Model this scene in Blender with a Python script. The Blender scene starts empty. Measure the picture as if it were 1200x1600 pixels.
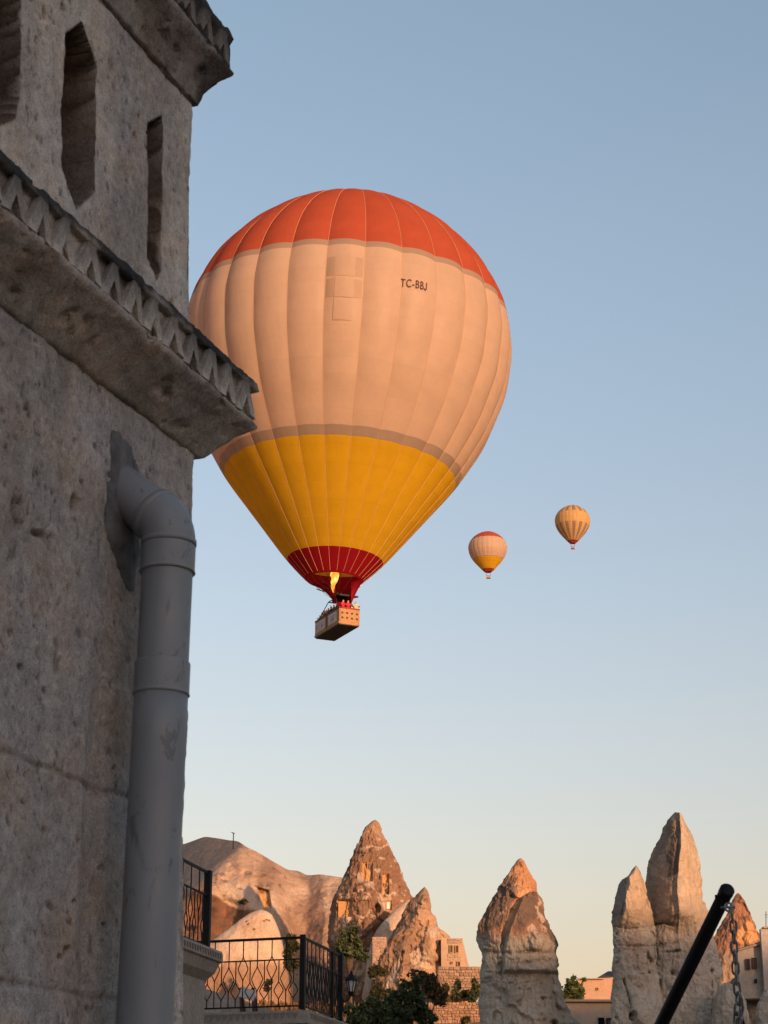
import bpy, math, random
import numpy as np
from mathutils import Matrix, Vector, Euler

# ------------------------------------------------------------------ camera, sky, sun, exposure
SC = bpy.context.scene
COL = SC.collection
R = math.radians
F = 3000.0                                  # focal length in pixels of the 1200 x 1600 photograph
PITCH = math.atan(1050.0 / F)               # horizon lies 1050 px below the picture centre
CP, SP = math.cos(PITCH), math.sin(PITCH)
CAM = np.array([0.0, 0.0, 1.6])
SUN_AZ, SUN_EL = 31.0, 6.5                  # sun behind the camera, to the right of "straight back"

cd = bpy.data.cameras.new('camera'); co = bpy.data.objects.new('camera', cd); COL.objects.link(co)
co.location = CAM; co.rotation_euler = (math.pi / 2 + PITCH, 0, 0)
cd.sensor_fit = 'HORIZONTAL'; cd.sensor_width = 36; cd.lens = 36 * F / 1200
cd.clip_start = 0.05; cd.clip_end = 30000
cd.dof.use_dof = True; cd.dof.focus_distance = 170; cd.dof.aperture_fstop = 36
SC.camera = co

w = bpy.data.worlds.new('World'); SC.world = w; w.use_nodes = True
nt = w.node_tree; nt.nodes.clear()
sky = nt.nodes.new('ShaderNodeTexSky'); sky.sky_type = 'NISHITA'; sky.sun_disc = False
sky.sun_elevation = R(SUN_EL); sky.sun_rotation = R(180 - SUN_AZ)
sky.altitude = 1000; sky.air_density = 1.8; sky.dust_density = 4.0; sky.ozone_density = 2.0
bg = nt.nodes.new('ShaderNodeBackground'); bg.inputs[1].default_value = 0.135
wo = nt.nodes.new('ShaderNodeOutputWorld')
wb = nt.nodes.new('ShaderNodeMix'); wb.data_type = 'RGBA'; wb.blend_type = 'MULTIPLY'; wb.inputs['Factor'].default_value = 1.0
[i for i in wb.inputs if i.identifier == 'B_Color'][0].default_value = (1.0, 0.915, 1.09, 1)      # the camera's white balance
hs_n = nt.nodes.new('ShaderNodeHueSaturation'); hs_n.inputs['Saturation'].default_value = 0.80
nt.links.new(sky.outputs[0], hs_n.inputs['Color']); nt.links.new(hs_n.outputs[0], [i for i in wb.inputs if i.identifier == 'A_Color'][0])
tc = nt.nodes.new('ShaderNodeTexCoord'); sx = nt.nodes.new('ShaderNodeSeparateXYZ'); nt.links.new(tc.outputs['Generated'], sx.inputs[0])
cr = nt.nodes.new('ShaderNodeValToRGB'); cr.color_ramp.elements[0].position = 0.0; cr.color_ramp.elements[0].color = (1.0, 0.915, 0.985, 1)   # rosier low air, same all round
cr.color_ramp.elements[1].position = 0.55; cr.color_ramp.elements[1].color = (0.875, 0.985, 0.935, 1); nt.links.new(sx.outputs['Z'], cr.inputs[0])
w2 = nt.nodes.new('ShaderNodeMix'); w2.data_type = 'RGBA'; w2.blend_type = 'MULTIPLY'; w2.inputs['Factor'].default_value = 1.0
nt.links.new([i for i in wb.outputs if i.identifier == 'Result_Color'][0], [i for i in w2.inputs if i.identifier == 'A_Color'][0]); nt.links.new(cr.outputs[0], [i for i in w2.inputs if i.identifier == 'B_Color'][0])
nt.links.new([i for i in w2.outputs if i.identifier == 'Result_Color'][0], bg.inputs[0]); nt.links.new(bg.outputs[0], wo.inputs[0])

sd = np.array([math.sin(R(SUN_AZ)) * math.cos(R(SUN_EL)), -math.cos(R(SUN_AZ)) * math.cos(R(SUN_EL)), math.sin(R(SUN_EL))])
sl = bpy.data.lights.new('sun', 'SUN'); so = bpy.data.objects.new('sun', sl); COL.objects.link(so)
sl.energy = 2.55; sl.angle = R(0.5); sl.color = (1.0, 0.54, 0.275)
so.rotation_euler = Vector(sd).to_track_quat('Z', 'Y').to_euler(); so.location = (40, -40, 60)

vs = SC.view_settings
vs.view_transform = 'Standard'; vs.look = 'None'; vs.gamma = 1.0; vs.use_curve_mapping = False
vs.exposure = 1.24
SC.cycles.max_bounces = 6; SC.cycles.diffuse_bounces = 3; SC.cycles.transmission_bounces = 6

# ------------------------------------------------------------------ helpers
def ray(px, py):
    px = np.asarray(px, float); py = np.asarray(py, float)
    a = (px - 600) / F; b = (800 - py) / F
    return np.stack([a + 0 * b, CP - b * SP, SP + b * CP], -1)
def at(px, py, Y):                          # the place at distance Y ahead of the camera seen at a pixel
    d = ray(px, py); return CAM + d * (np.asarray(Y, float) / d[..., 1])[..., None]
def atd(px, py, D): return CAM + ray(px, py) * D
def project(P):
    q = P - CAM
    dep = q[..., 1] * CP + q[..., 2] * SP
    return 600 + F * q[..., 0] / dep, 800 - F * (-q[..., 1] * SP + q[..., 2] * CP) / dep

def _h(ix, iy, iz, seed):
    h = (ix * 374761393 + iy * 668265263 + iz * 2147483647 + seed * 974711) & 0xFFFFFFFF
    h = ((h ^ (h >> 13)) * 1274126177) & 0xFFFFFFFF
    h = ((h ^ (h >> 15)) * 2246822519) & 0xFFFFFFFF
    return ((h ^ (h >> 16)) & 0xFFFFFF) / float(0xFFFFFF) * 2 - 1
def vnoise(P, seed=0):
    P = np.asarray(P, float); i = np.floor(P).astype(np.int64); f = P - i
    f = f * f * f * (f * (f * 6 - 15) + 10)
    x, y, z = i[..., 0], i[..., 1], i[..., 2]; fx, fy, fz = f[..., 0], f[..., 1], f[..., 2]
    def L(a, b, t): return a + (b - a) * t
    return L(L(L(_h(x, y, z, seed), _h(x+1, y, z, seed), fx), L(_h(x, y+1, z, seed), _h(x+1, y+1, z, seed), fx), fy),
             L(L(_h(x, y, z+1, seed), _h(x+1, y, z+1, seed), fx), L(_h(x, y+1, z+1, seed), _h(x+1, y+1, z+1, seed), fx), fy), fz)
def fbm(P, scale=1.0, octv=4, seed=0, gain=0.5):
    s = 0; a = 1.0; t = 0; P = np.asarray(P, float) * scale
    for o in range(octv):
        s = s + a * vnoise(P, seed + o * 17); t += a; a *= gain; P = P * 2.03 + 7.1
    return s / t
def sst(a, b, x):
    t = np.clip((x - a) / (b - a), 0, 1); return t * t * (3 - 2 * t)
def sdpoly(x, y, poly):                     # signed distance to a polygon, negative inside
    x = np.asarray(x, float); y = np.asarray(y, float)
    d = np.full(x.shape, 1e18); inside = np.zeros(x.shape, bool); n = len(poly)
    for i in range(n):
        ax, ay = poly[i]; bx, by = poly[(i + 1) % n]
        ex, ey = bx - ax, by - ay; wx, wy = x - ax, y - ay
        t = np.clip((wx * ex + wy * ey) / (ex * ex + ey * ey + 1e-12), 0, 1)
        d = np.minimum(d, (wx - ex * t) ** 2 + (wy - ey * t) ** 2)
        c = ((ay > y) != (by > y)) & (x < (bx - ax) * (y - ay) / (by - ay + 1e-12) + ax)
        inside ^= c
    d = np.sqrt(d); return np.where(inside, -d, d)
def dline(x, y, pts):                       # distance to a polyline
    d = np.full(np.shape(x), 1e18)
    for (ax, ay), (bx, by) in zip(pts[:-1], pts[1:]):
        ex, ey = bx - ax, by - ay; wx, wy = x - ax, y - ay
        t = np.clip((wx * ex + wy * ey) / (ex * ex + ey * ey + 1e-12), 0, 1)
        d = np.minimum(d, (wx - ex * t) ** 2 + (wy - ey * t) ** 2)
    return np.sqrt(d)

def tag(o, label=None, cat=None, group=None, kind=None):
    if label: o['label'] = label
    if cat: o['category'] = cat
    if group: o['group'] = group
    if kind: o['kind'] = kind
    return o
def thing(name, label, cat, loc, rz=0.0, group=None, rot=None):
    o = bpy.data.objects.new(name, None); COL.objects.link(o); o.empty_display_size = 0.2
    o.location = tuple(float(v) for v in loc); o.rotation_euler = rot if rot else (0, 0, rz)
    return tag(o, label, cat, group)
def basis(o):
    m = o.matrix_basis.copy()
    if o.parent: m = basis(o.parent) @ o.matrix_parent_inverse @ m
    return m
def mk(name, V, Fc, mat, parent=None, col=None, smooth=False, local=False, recenter=True):
    V = np.asarray(V, float).reshape(-1, 3); loc = np.zeros(3)
    if not local and recenter:
        mn, mx = V.min(0), V.max(0); loc = np.array([(mn[0] + mx[0]) / 2, (mn[1] + mx[1]) / 2, mn[2]]); V = V - loc
    me = bpy.data.meshes.new(name)
    me.from_pydata(V.tolist(), [], Fc.tolist() if isinstance(Fc, np.ndarray) else Fc)
    if col is not None:
        c = np.ones((len(V), 4)); c[:, :3] = np.asarray(col, float).reshape(-1, 3) if np.ndim(col) > 1 else col
        at_ = me.attributes.new('col', 'FLOAT_COLOR', 'POINT'); at_.data.foreach_set('color', c.ravel())
    if smooth: me.polygons.foreach_set('use_smooth', np.ones(len(me.polygons), bool))
    me.update()
    o = bpy.data.objects.new(name, me); COL.objects.link(o)
    if mat: me.materials.append(mat)
    o.location = loc
    if parent:
        o.parent = parent
        if not local: o.matrix_parent_inverse = basis(parent).inverted()
    return o
def inst(src, name, parent=None, loc=None, rot=None):
    o = src.copy(); o.name = name; COL.objects.link(o)
    if parent is not None: o.parent = parent
    if loc is not None: o.location = loc
    if rot is not None: o.rotation_euler = rot
    return o

class MB:
    def __init__(s): s.v = []; s.f = []; s.c = []
    def add(s, V, Fc, col=None):
        b = len(s.v); V = [tuple(map(float, p)) for p in V]; s.v += V
        s.f += [tuple(int(i) + b for i in f) for f in Fc]
        s.c += [col or (1, 1, 1)] * len(V); return s
    def box(s, c, h, ax=None, bev=0.0, col=None):          # centre, half sizes, axes
        A = np.eye(3) if ax is None else np.asarray(ax, float); c = np.asarray(c, float)
        if bev <= 0:
            V = [c + sx * h[0] * A[0] + sy * h[1] * A[1] + sz * h[2] * A[2] for sz in (-1, 1) for sx, sy in ((-1, -1), (1, -1), (1, 1), (-1, 1))]
            Fc = [(3, 2, 1, 0), (4, 5, 6, 7), (0, 1, 5, 4), (1, 2, 6, 5), (2, 3, 7, 6), (3, 0, 4, 7)]
            return s.add(V, Fc, col)
        V = []
        x, y, z = h; b = bev
        o = [(-x, -y + b), (-x + b, -y), (x - b, -y), (x, -y + b), (x, y - b), (x - b, y), (-x + b, y), (-x, y - b)]
        i = [(px * (1 - b / x), py * (1 - b / y)) for px, py in o]
        for zz, ring in ((-z, i), (-z + b, o), (z - b, o), (z, i)):
            V += [c + px * A[0] + py * A[1] + zz * A[2] for px, py in ring]
        Fc = [tuple(range(7, -1, -1)), tuple(range(24, 32))]
        for k in range(3):
            for j in range(8): Fc.append((k * 8 + j, k * 8 + (j + 1) % 8, k * 8 + 8 + (j + 1) % 8, k * 8 + 8 + j))
        return s.add(V, Fc, col)
    def tube(s, pts, r, n=8, cap=True, col=None, closed=False):
        pts = [np.asarray(p, float) for p in pts]; m = len(pts)
        rr = r if hasattr(r, '__len__') else [r] * m
        V = []; prev = None
        for i, p in enumerate(pts):
            if closed: t = pts[(i + 1) % m] - pts[i - 1]
            else: t = pts[min(i + 1, m - 1)] - pts[max(i - 1, 0)]
            t = t / (np.linalg.norm(t) + 1e-12)
            if prev is None:
                a = np.array([0, 0, 1.0]) if abs(t[2]) < 0.9 else np.array([1.0, 0, 0])
            else: a = prev
            u = a - t * np.dot(a, t); u /= np.linalg.norm(u) + 1e-12; prev = u; q = np.cross(t, u)
            for k in range(n):
                an = 2 * math.pi * k / n; V.append(p + rr[i] * (u * math.cos(an) + q * math.sin(an)))
        Fc = []
        for i in range(m if closed else m - 1):
            for k in range(n):
                j = (i + 1) % m; Fc.append((i * n + k, i * n + (k + 1) % n, j * n + (k + 1) % n, j * n + k))
        if cap and not closed: Fc += [tuple(range(n - 1, -1, -1)), tuple((m - 1) * n + k for k in range(n))]
        return s.add(V, Fc, col)
    def lathe(s, prof, n=16, c=(0, 0, 0), col=None):
        V = []; c = np.asarray(c, float)
        for r_, z in prof:
            V += [c + np.array([r_ * math.cos(2 * math.pi * k / n), r_ * math.sin(2 * math.pi * k / n), z]) for k in range(n)]
        Fc = [(i * n + k, i * n + (k + 1) % n, (i + 1) * n + (k + 1) % n, (i + 1) * n + k) for i in range(len(prof) - 1) for k in range(n)]
        Fc += [tuple(range(n - 1, -1, -1)), tuple((len(prof) - 1) * n + k for k in range(n))]
        return s.add(V, Fc, col)
    def build(s, name, mat, parent=None, smooth=False, local=False, color=False):
        return mk(name, s.v, s.f, mat, parent, s.c if color else None, smooth, local)
def gridfaces(nu, nv, wrap=False):
    i = np.arange(nu - 1)[:, None]; m = nv if wrap else nv - 1; j = np.arange(m)[None]
    a = i * nv + j; b = i * nv + (j + 1) % nv
    return np.stack([a, b, b + nv, a + nv], -1).reshape(-1, 4)

# ------------------------------------------------------------------ materials
def newmat(name):
    m = bpy.data.materials.new(name); m.use_nodes = True; t = m.node_tree
    return m, t, t.nodes['Principled BSDF']
def nd(t, typ, **k):
    n = t.nodes.new(typ)
    for a, b in k.items():
        if hasattr(n, a): setattr(n, a, b)
        else: n.inputs[a].default_value = b
    return n
def mixc(t, a, b, fac, mode='MIX'):
    n = t.nodes.new('ShaderNodeMix'); n.data_type = 'RGBA'; n.blend_type = mode
    for s_, v in (('A_Color', a), ('B_Color', b)):
        i = [x for x in n.inputs if x.identifier == s_][0]
        if isinstance(v, tuple): i.default_value = (*v, 1)
        else: t.links.new(v, i)
    i = n.inputs['Factor']
    if isinstance(fac, (int, float)): i.default_value = fac
    else: t.links.new(fac, i)
    return [x for x in n.outputs if x.identifier == 'Result_Color'][0]
def noise(t, vec, scale, detail=4, rough=0.55, dist=0.0, out='Fac'):
    n = nd(t, 'ShaderNodeTexNoise', Scale=scale, Detail=detail, Roughness=rough, Distortion=dist)
    if vec: t.links.new(vec, n.inputs['Vector'])
    return n.outputs[out]
def ramp(t, v, stops, const=False):
    n = t.nodes.new('ShaderNodeValToRGB'); e = n.color_ramp.elements
    if const: n.color_ramp.interpolation = 'CONSTANT'
    while len(e) > 1: e.remove(e[0])
    e[0].position = stops[0][0]; e[0].color = (*stops[0][1], 1) if isinstance(stops[0][1], tuple) else (stops[0][1],) * 3 + (1,)
    for p, c in stops[1:]:
        q = e.new(p); q.color = (*c, 1) if isinstance(c, tuple) else (c, c, c, 1)
    t.links.new(v, n.inputs[0]); return n.outputs[0]
def bump(t, bs, h, strength, dist, prev=None):
    b = nd(t, 'ShaderNodeBump', Strength=strength, Distance=dist); t.links.new(h, b.inputs['Height'])
    if prev: t.links.new(prev, b.inputs['Normal'])
    t.links.new(b.outputs[0], bs.inputs['Normal']); return b.outputs[0]
def ocoord(t, scale=None):
    c = t.nodes.new('ShaderNodeTexCoord').outputs['Object']
    if scale:
        m = nd(t, 'ShaderNodeMapping'); m.inputs['Scale'].default_value = scale; t.links.new(c, m.inputs[0]); c = m.outputs[0]
    return c
def plain(name, col, rough=0.7, var=0.15, scale=20, metal=0.0, bmp=0.0, bscale=60):
    m, t, b = newmat(name); c = ocoord(t)
    v = noise(t, c, scale)
    lo = tuple(x * (1 - var) for x in col); hi = tuple(min(1, x * (1 + var)) for x in col)
    t.links.new(ramp(t, v, [(0.3, lo), (0.7, hi)]), b.inputs['Base Color'])
    b.inputs['Roughness'].default_value = rough; b.inputs['Metallic'].default_value = metal
    if bmp: bump(t, b, noise(t, c, bscale), 0.6, bmp)
    return m
def vcol(name, rough=0.9, sc1=1.2, sc2=9.0, var=0.22, bmp=0.05, bsc=4.0, bmp2=0.0, bsc2=20):
    m, t, b = newmat(name); c = ocoord(t)
    a = nd(t, 'ShaderNodeAttribute', attribute_name='col').outputs['Color']
    n1 = ramp(t, noise(t, c, sc1, 6, 0.65), [(0.25, 1 - var), (0.75, 1 + var)])
    n2 = ramp(t, noise(t, c, sc2, 4, 0.6), [(0.3, 1 - var * 0.8), (0.7, 1 + var * 0.8)])
    x = mixc(t, a, n1, 1.0, 'MULTIPLY'); x = mixc(t, x, n2, 1.0, 'MULTIPLY')
    t.links.new(x, b.inputs['Base Color']); b.inputs['Roughness'].default_value = rough
    b.inputs['Specular IOR Level'].default_value = 0.2
    if bmp:
        pv = bump(t, b, noise(t, c, bsc, 6, 0.65), 0.7, bmp)
        if bmp2: bump(t, b, noise(t, c, bsc2, 4, 0.6), 0.7, bmp2, pv)
    return m

M = {}
M['rock'] = vcol('tuff rock', sc1=0.5, sc2=3.2, var=0.16, bmp=0.28, bsc=1.3, bmp2=0.09, bsc2=6)
M['earth'] = vcol('earth', sc1=0.3, sc2=2.5, var=0.25, bmp=0.2, bsc=1.5)
M['leaf'] = vcol('leaf', rough=0.6, sc1=0.6, sc2=6, var=0.2, bmp=0)
M['bark'] = plain('bark', (0.09, 0.06, 0.04), 0.9, 0.3, 8, bmp=0.02)
M['black_iron'] = plain('black painted iron', (0.006, 0.006, 0.007), 0.6, 0.3, 12)
M['black_iron'].node_tree.nodes['Principled BSDF'].inputs['Specular IOR Level'].default_value = 0.2
M['black_tube'] = plain('black tube', (0.004, 0.004, 0.007), 0.6, 0.25, 15)
M['black_tube'].node_tree.nodes['Principled BSDF'].inputs['Specular IOR Level'].default_value = 0.2
M['chain'] = plain('galvanised chain', (0.20, 0.21, 0.23), 0.45, 0.35, 60, metal=0.8, bmp=0.002)
M['house'] = vcol('cut stone house', sc1=0.7, sc2=6, var=0.14, bmp=0.04, bsc=5)
M['dark'] = plain('dark opening', (0.03, 0.022, 0.018), 0.6, 0.2)
M['door'] = plain('ochre wood', (0.42, 0.22, 0.08), 0.7, 0.2, 3)
M['white'] = plain('white paint', (0.75, 0.72, 0.68), 0.6, 0.08)
M['glass'] = plain('window glass', (0.05, 0.055, 0.06), 0.12, 0.1)
M['fig'] = vcol('clothing', rough=0.8, sc1=2, sc2=12, var=0.1, bmp=0)
M['roof'] = plain('dark roof tile', (0.06, 0.04, 0.035), 0.8, 0.3, 6, bmp=0.02)
M['wood'] = plain('dark red wood', (0.06, 0.02, 0.018), 0.6, 0.3, 14)
M['cloth'] = plain('white cloth', (0.55, 0.54, 0.53), 0.9, 0.1)
M['frost'] = plain('frosted lantern glass', (0.45, 0.46, 0.46), 0.3, 0.08)

def stone_mat(name, dark=False):
    m, t, b = newmat(name); c = ocoord(t); cv = ocoord(t, (1, 1, 0.6))
    a = nd(t, 'ShaderNodeAttribute', attribute_name='col').outputs['Color']
    big = ramp(t, noise(t, c, 3.2, 5, 0.6), [(0.3, 0.78), (0.7, 1.16)])
    x = mixc(t, a, big, 1.0, 'MULTIPLY')
    warm = ramp(t, noise(t, c, 6.0, 4, 0.6, 0.4), [(0.35, (0.93, 0.95, 1.0)), (0.5, (1, 1, 1)), (0.68, (1.08, 0.98, 0.90))])
    x = mixc(t, x, warm, 1.0, 'MULTIPLY')
    blot = ramp(t, noise(t, c, 34, 4, 0.65), [(0.32, 0.80), (0.68, 1.20)]); x = mixc(t, x, blot, 1.0, 'MULTIPLY')
    streak = ramp(t, noise(t, ocoord(t, (1, 1, 0.2)), 11, 4, 0.6), [(0.3, 0.91), (0.65, 1.05)])
    x = mixc(t, x, streak, 1.0, 'MULTIPLY')
    sp = noise(t, cv, 120, 3, 0.65); spr = ramp(t, sp, [(0.28, 0.45), (0.42, 0.95), (0.62, 1.02), (0.75, 1.25)])
    x = mixc(t, x, spr, 0.85, 'MULTIPLY')
    gr = ramp(t, noise(t, c, 260, 2, 0.7), [(0.25, 0.68), (0.75, 1.28)])
    x = mixc(t, x, gr, 1.0, 'MULTIPLY')
    t.links.new(x, b.inputs['Base Color']); b.inputs['Roughness'].default_value = 0.95
    b.inputs['Specular IOR Level'].default_value = 0.15
    pv = bump(t, b, sp, 0.8, 0.006)
    bump(t, b, noise(t, c, 300, 3, 0.7), 0.7, 0.0022, pv)
    return m
M['stone'] = stone_mat('weathered tuff masonry')
def pvc_mat():
    m, t, b = newmat('grey pvc'); c = ocoord(t)
    base = ramp(t, noise(t, ocoord(t, (1, 1, 0.3)), 7, 5, 0.6), [(0.3, (0.160, 0.175, 0.195)), (0.7, (0.215, 0.228, 0.245))])
    st = ramp(t, noise(t, ocoord(t, (1, 1, 0.4)), 17, 5, 0.65, 0.6), [(0.60, 0.0), (0.65, 0.6)])
    x = mixc(t, base, (0.075, 0.08, 0.085), st)
    t.links.new(x, b.inputs['Base Color'])
    t.links.new(ramp(t, noise(t, c, 12), [(0.3, 0.38), (0.7, 0.62)]), b.inputs['Roughness'])
    bump(t, b, noise(t, c, 90, 3), 0.25, 0.001)
    return m
M['pvc'] = pvc_mat()
M['mortar'] = plain('grey cement mortar', (0.10, 0.10, 0.104), 0.9, 0.5, 18, bmp=0.006, bscale=50)

# ------------------------------------------------------------------ the setting: ground and the hill behind that shades the valley
GY = [-900, -60, 0, 40, 100, 150, 172, 190, 212, 260, 420, 900, 4000]
GZ = [0, 0, 0, 0, 5.0, 10.5, 14.6, 17.2, 18.4, 15, 0, -12, -40]
def ground_z(x, y):
    z = np.interp(y, GY, GZ)
    side = sst(8, 30, x - (y - 100) * 0.05) * np.interp(y, [60, 120, 200, 260], [0, 1.5, 4.5, 3])
    return z - side
gx = np.concatenate([np.linspace(-4000, -120, 30), np.linspace(-110, 110, 150), np.linspace(120, 4000, 30)])
gy = np.concatenate([np.linspace(-900, -20, 20), np.linspace(-10, 140, 60), np.linspace(142, 225, 110), np.linspace(230, 420, 24), np.linspace(450, 6000, 20)])
X, Yg = np.meshgrid(gx, gy, indexing='ij')
P = np.stack([X, Yg, ground_z(X, Yg)], -1)
rough = sst(45, 120, Yg)
P[..., 2] += rough * (0.9 * fbm(P, 0.09, 4, 3) + 0.25 * fbm(P, 0.6, 3, 5)) - 0.02
nn = fbm(P, 0.15, 4, 11)[..., None]
gc = np.array([0.20, 0.135, 0.085]) * (1 + 0.35 * nn)
gc = gc + (np.array([0.30, 0.22, 0.15]) - gc) * sst(0.15, 0.4, fbm(P, 0.35, 3, 21))[..., None]
o = mk('ground', P.reshape(-1, 3), gridfaces(len(gx), len(gy)), M['earth'], None, gc.reshape(-1, 3), True, recenter=False)
tag(o, kind='structure')

TE = math.tan(R(SUN_EL)); SHADE0 = 26.9; DH = 260.0
su = np.array([math.sin(R(SUN_AZ)), -math.cos(R(SUN_AZ))]); sv = np.array([su[1], -su[0]])
a = np.linspace(-190, 190, 60); bb = np.linspace(-900, 900, 260)
A, B_ = np.meshgrid(a, bb, indexing='ij')
xy = su * DH + A[..., None] * su + B_[..., None] * sv
hz = (SHADE0 + DH * TE) * np.exp(-(A / 75.0) ** 2) * np.clip(1.0 - (np.abs(B_) / 950) ** 6, 0, 1) - 3
P = np.concatenate([xy, hz[..., None]], -1)
P[..., 2] += 1.2 * fbm(P, 0.03, 4, 8) * np.exp(-(A / 75.0) ** 2)
o = mk('hill', P.reshape(-1, 3), gridfaces(60, 260), M['earth'], None, np.tile(np.array([0.22, 0.16, 0.11]), (60 * 260, 1)), True, recenter=False)
tag(o, kind='structure')

# ------------------------------------------------------------------ fairy chimneys and cones of tuff
PALE = np.array([0.44, 0.335, 0.25]); BROWN = np.array([0.20, 0.118, 0.076]); GREYT = np.array([0.39, 0.345, 0.285]); DARK = np.array([0.10, 0.077, 0.063])
def lerp(c, d, t): return c + (np.asarray(d) - c) * np.asarray(t)[..., None]
ROCKS = {}
def rock(name, sil, Y, mat=None, parent=None, k=0.8, amp=0.2, fsc=0.35, nth=(220, 40), nz=240, disp=None, color=None, seed=0, sq=2.0, lean=0.0):
    s = np.array(sil, float); ys = np.linspace(s[0, 0], s[-1, 0], nz)
    xl = np.interp(ys, s[:, 0], s[:, 1]); xr = np.interp(ys, s[:, 0], s[:, 2])
    kern = np.array([1, 2, 3, 2, 1.]) / 9
    for arr in (xl, xr): arr[2:-2] = np.convolve(arr, kern, 'valid')
    cx = (xl + xr) / 2
    pc = at(cx, ys, Y); pl = at(xl, ys, Y); wv = np.maximum(pc[:, 0] - pl[:, 0], 0.02)
    # sample the front evenly across the picture width so that carved detail stays sharp
    u = np.linspace(-1, 1, nth[0]); tf = math.pi / 2 - np.arcsin(u) * 0.75 - u * (math.pi / 2) * 0.25
    tf = tf[::-1]; tb = np.linspace(math.pi, 2 * math.pi, nth[1] + 2)[1:-1]
    th = np.concatenate([tf, tb]); n = len(th)
    c, sn = np.cos(th), np.sin(th)
    rad = (np.abs(c) ** sq + np.abs(sn) ** sq) ** (-1 / sq)
    base_y = Y + lean * (pc[:, 2] - pc[-1, 2])
    P = np.stack([pc[:, 0][:, None] + wv[:, None] * rad * c, base_y[:, None] - wv[:, None] * k * rad * sn, np.repeat(pc[:, 2][:, None], n, 1)], -1)
    N = np.stack([np.tile(c, (nz, 1)), np.tile(-sn, (nz, 1)), np.zeros((nz, n))], -1)
    fade = np.clip(wv / (wv.max() * 0.25), 0.3, 1)[:, None]
    d = amp * fade * (fbm(P, fsc, 5, seed, 0.55) - 0.5 * np.abs(fbm(P, fsc * 2.5, 3, seed + 3)))
    St = np.array([1, 1, 0.22]); Ss_ = np.array([0.2, 0.2, 1.3])
    d = d + amp * fade * (-0.75 * np.abs(fbm(P * St, fsc * 3.6, 4, seed + 5, 0.6)) + 0.30 * fbm(P * Ss_, fsc * 4, 3, seed + 6) + 0.22 * fbm(P, fsc * 9, 3, seed + 8, 0.65) - 0.35 * sst(0.25, 0.5, fbm(P, fsc * 5, 3, seed + 10)))
    P = P + N * d[..., None]
    front = np.clip(sn, 0, 1) ** 0.5
    px, py = project(P)
    if disp is not None: P[..., 1] -= disp(px, py, P) * front
    C = np.broadcast_to(PALE, P.shape).copy() if color is None else color(px, py, P)
    V = np.concatenate([P.reshape(-1, 3), P[0].mean(0)[None]], 0); Cc = np.concatenate([C.reshape(-1, 3), C[0, :1]], 0)
    Fc = gridfaces(nz, n, True).tolist(); last = len(V) - 1
    Fc = [f[::-1] for f in Fc] + [(last, (j + 1) % n, j) for j in range(n)]
    ob = mk(name, V, Fc, mat or M['rock'], parent, Cc, True)
    ROCKS[ob.name] = (P[:, :nth[0]], px[:, :nth[0]], py[:, :nth[0]])
    return ob
def surfY(ob, px, py):
    P, X_, Y_ = ROCKS[ob.name]; i = np.argmin((X_ - px) ** 2 + (Y_ - py) ** 2); return P.reshape(-1, 3)[i, 1]
def niche(px, py, x0, x1, y0, y1, depth, soft=0.8):
    m = np.maximum(np.maximum(x0 - px, px - x1), np.maximum(y0 - py, py - y1)); return -depth * (1 - sst(-soft, soft, m))
def groove(px, py, pts, w_, depth):
    q_ = np.stack([px * 0.11, py * 0.11, 0 * px], -1); n_ = vnoise(q_, 7); m_ = vnoise(q_ * 2.7, 9)
    return -depth * np.clip(0.55 + 1.0 * n_, 0, 1) * np.exp(-((dline(px, py, pts) + 2.2 * n_ + 1.6 * m_) / (w_ * (1.1 + 0.5 * m_))) ** 2)
def quadpart(name, x0, x1, y0, y1, Y, mat, parent, th=0.08):        # a thin upright board facing the camera side
    a_, b_ = at(x0, y1, Y), at(x1, y0, Y)
    return MB().box((a_ + b_) / 2, (abs(b_[0] - a_[0]) / 2, th / 2, abs(b_[2] - a_[2]) / 2)).build(name, mat, parent)
def window(parent, x0, x1, y0, y1, Y, pane='dark', fr='white', t=0.09, mull=True, name='window'):
    a_, b_ = at(x0, y1, Y), at(x1, y0, Y); c = (a_ + b_) / 2; hx, hz_ = (b_[0] - a_[0]) / 2, (b_[2] - a_[2]) / 2
    wv = MB().box(c, (hx, 0.03, hz_)).build(name, M[pane], parent)
    f = MB()
    for sx in (-1, 1): f.box(c + np.array([sx * (hx - t / 2), -0.06, 0]), (t / 2, 0.05, hz_))
    for sz in (-1, 1): f.box(c + np.array([0, -0.06, sz * (hz_ - t / 2)]), (hx - t, 0.048, t / 2))
    if mull: f.box(c + np.array([0, -0.055, 0]), (t * 0.3, 0.04, hz_ - t))
    f.build('frame', M[fr], wv); return wv

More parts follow.
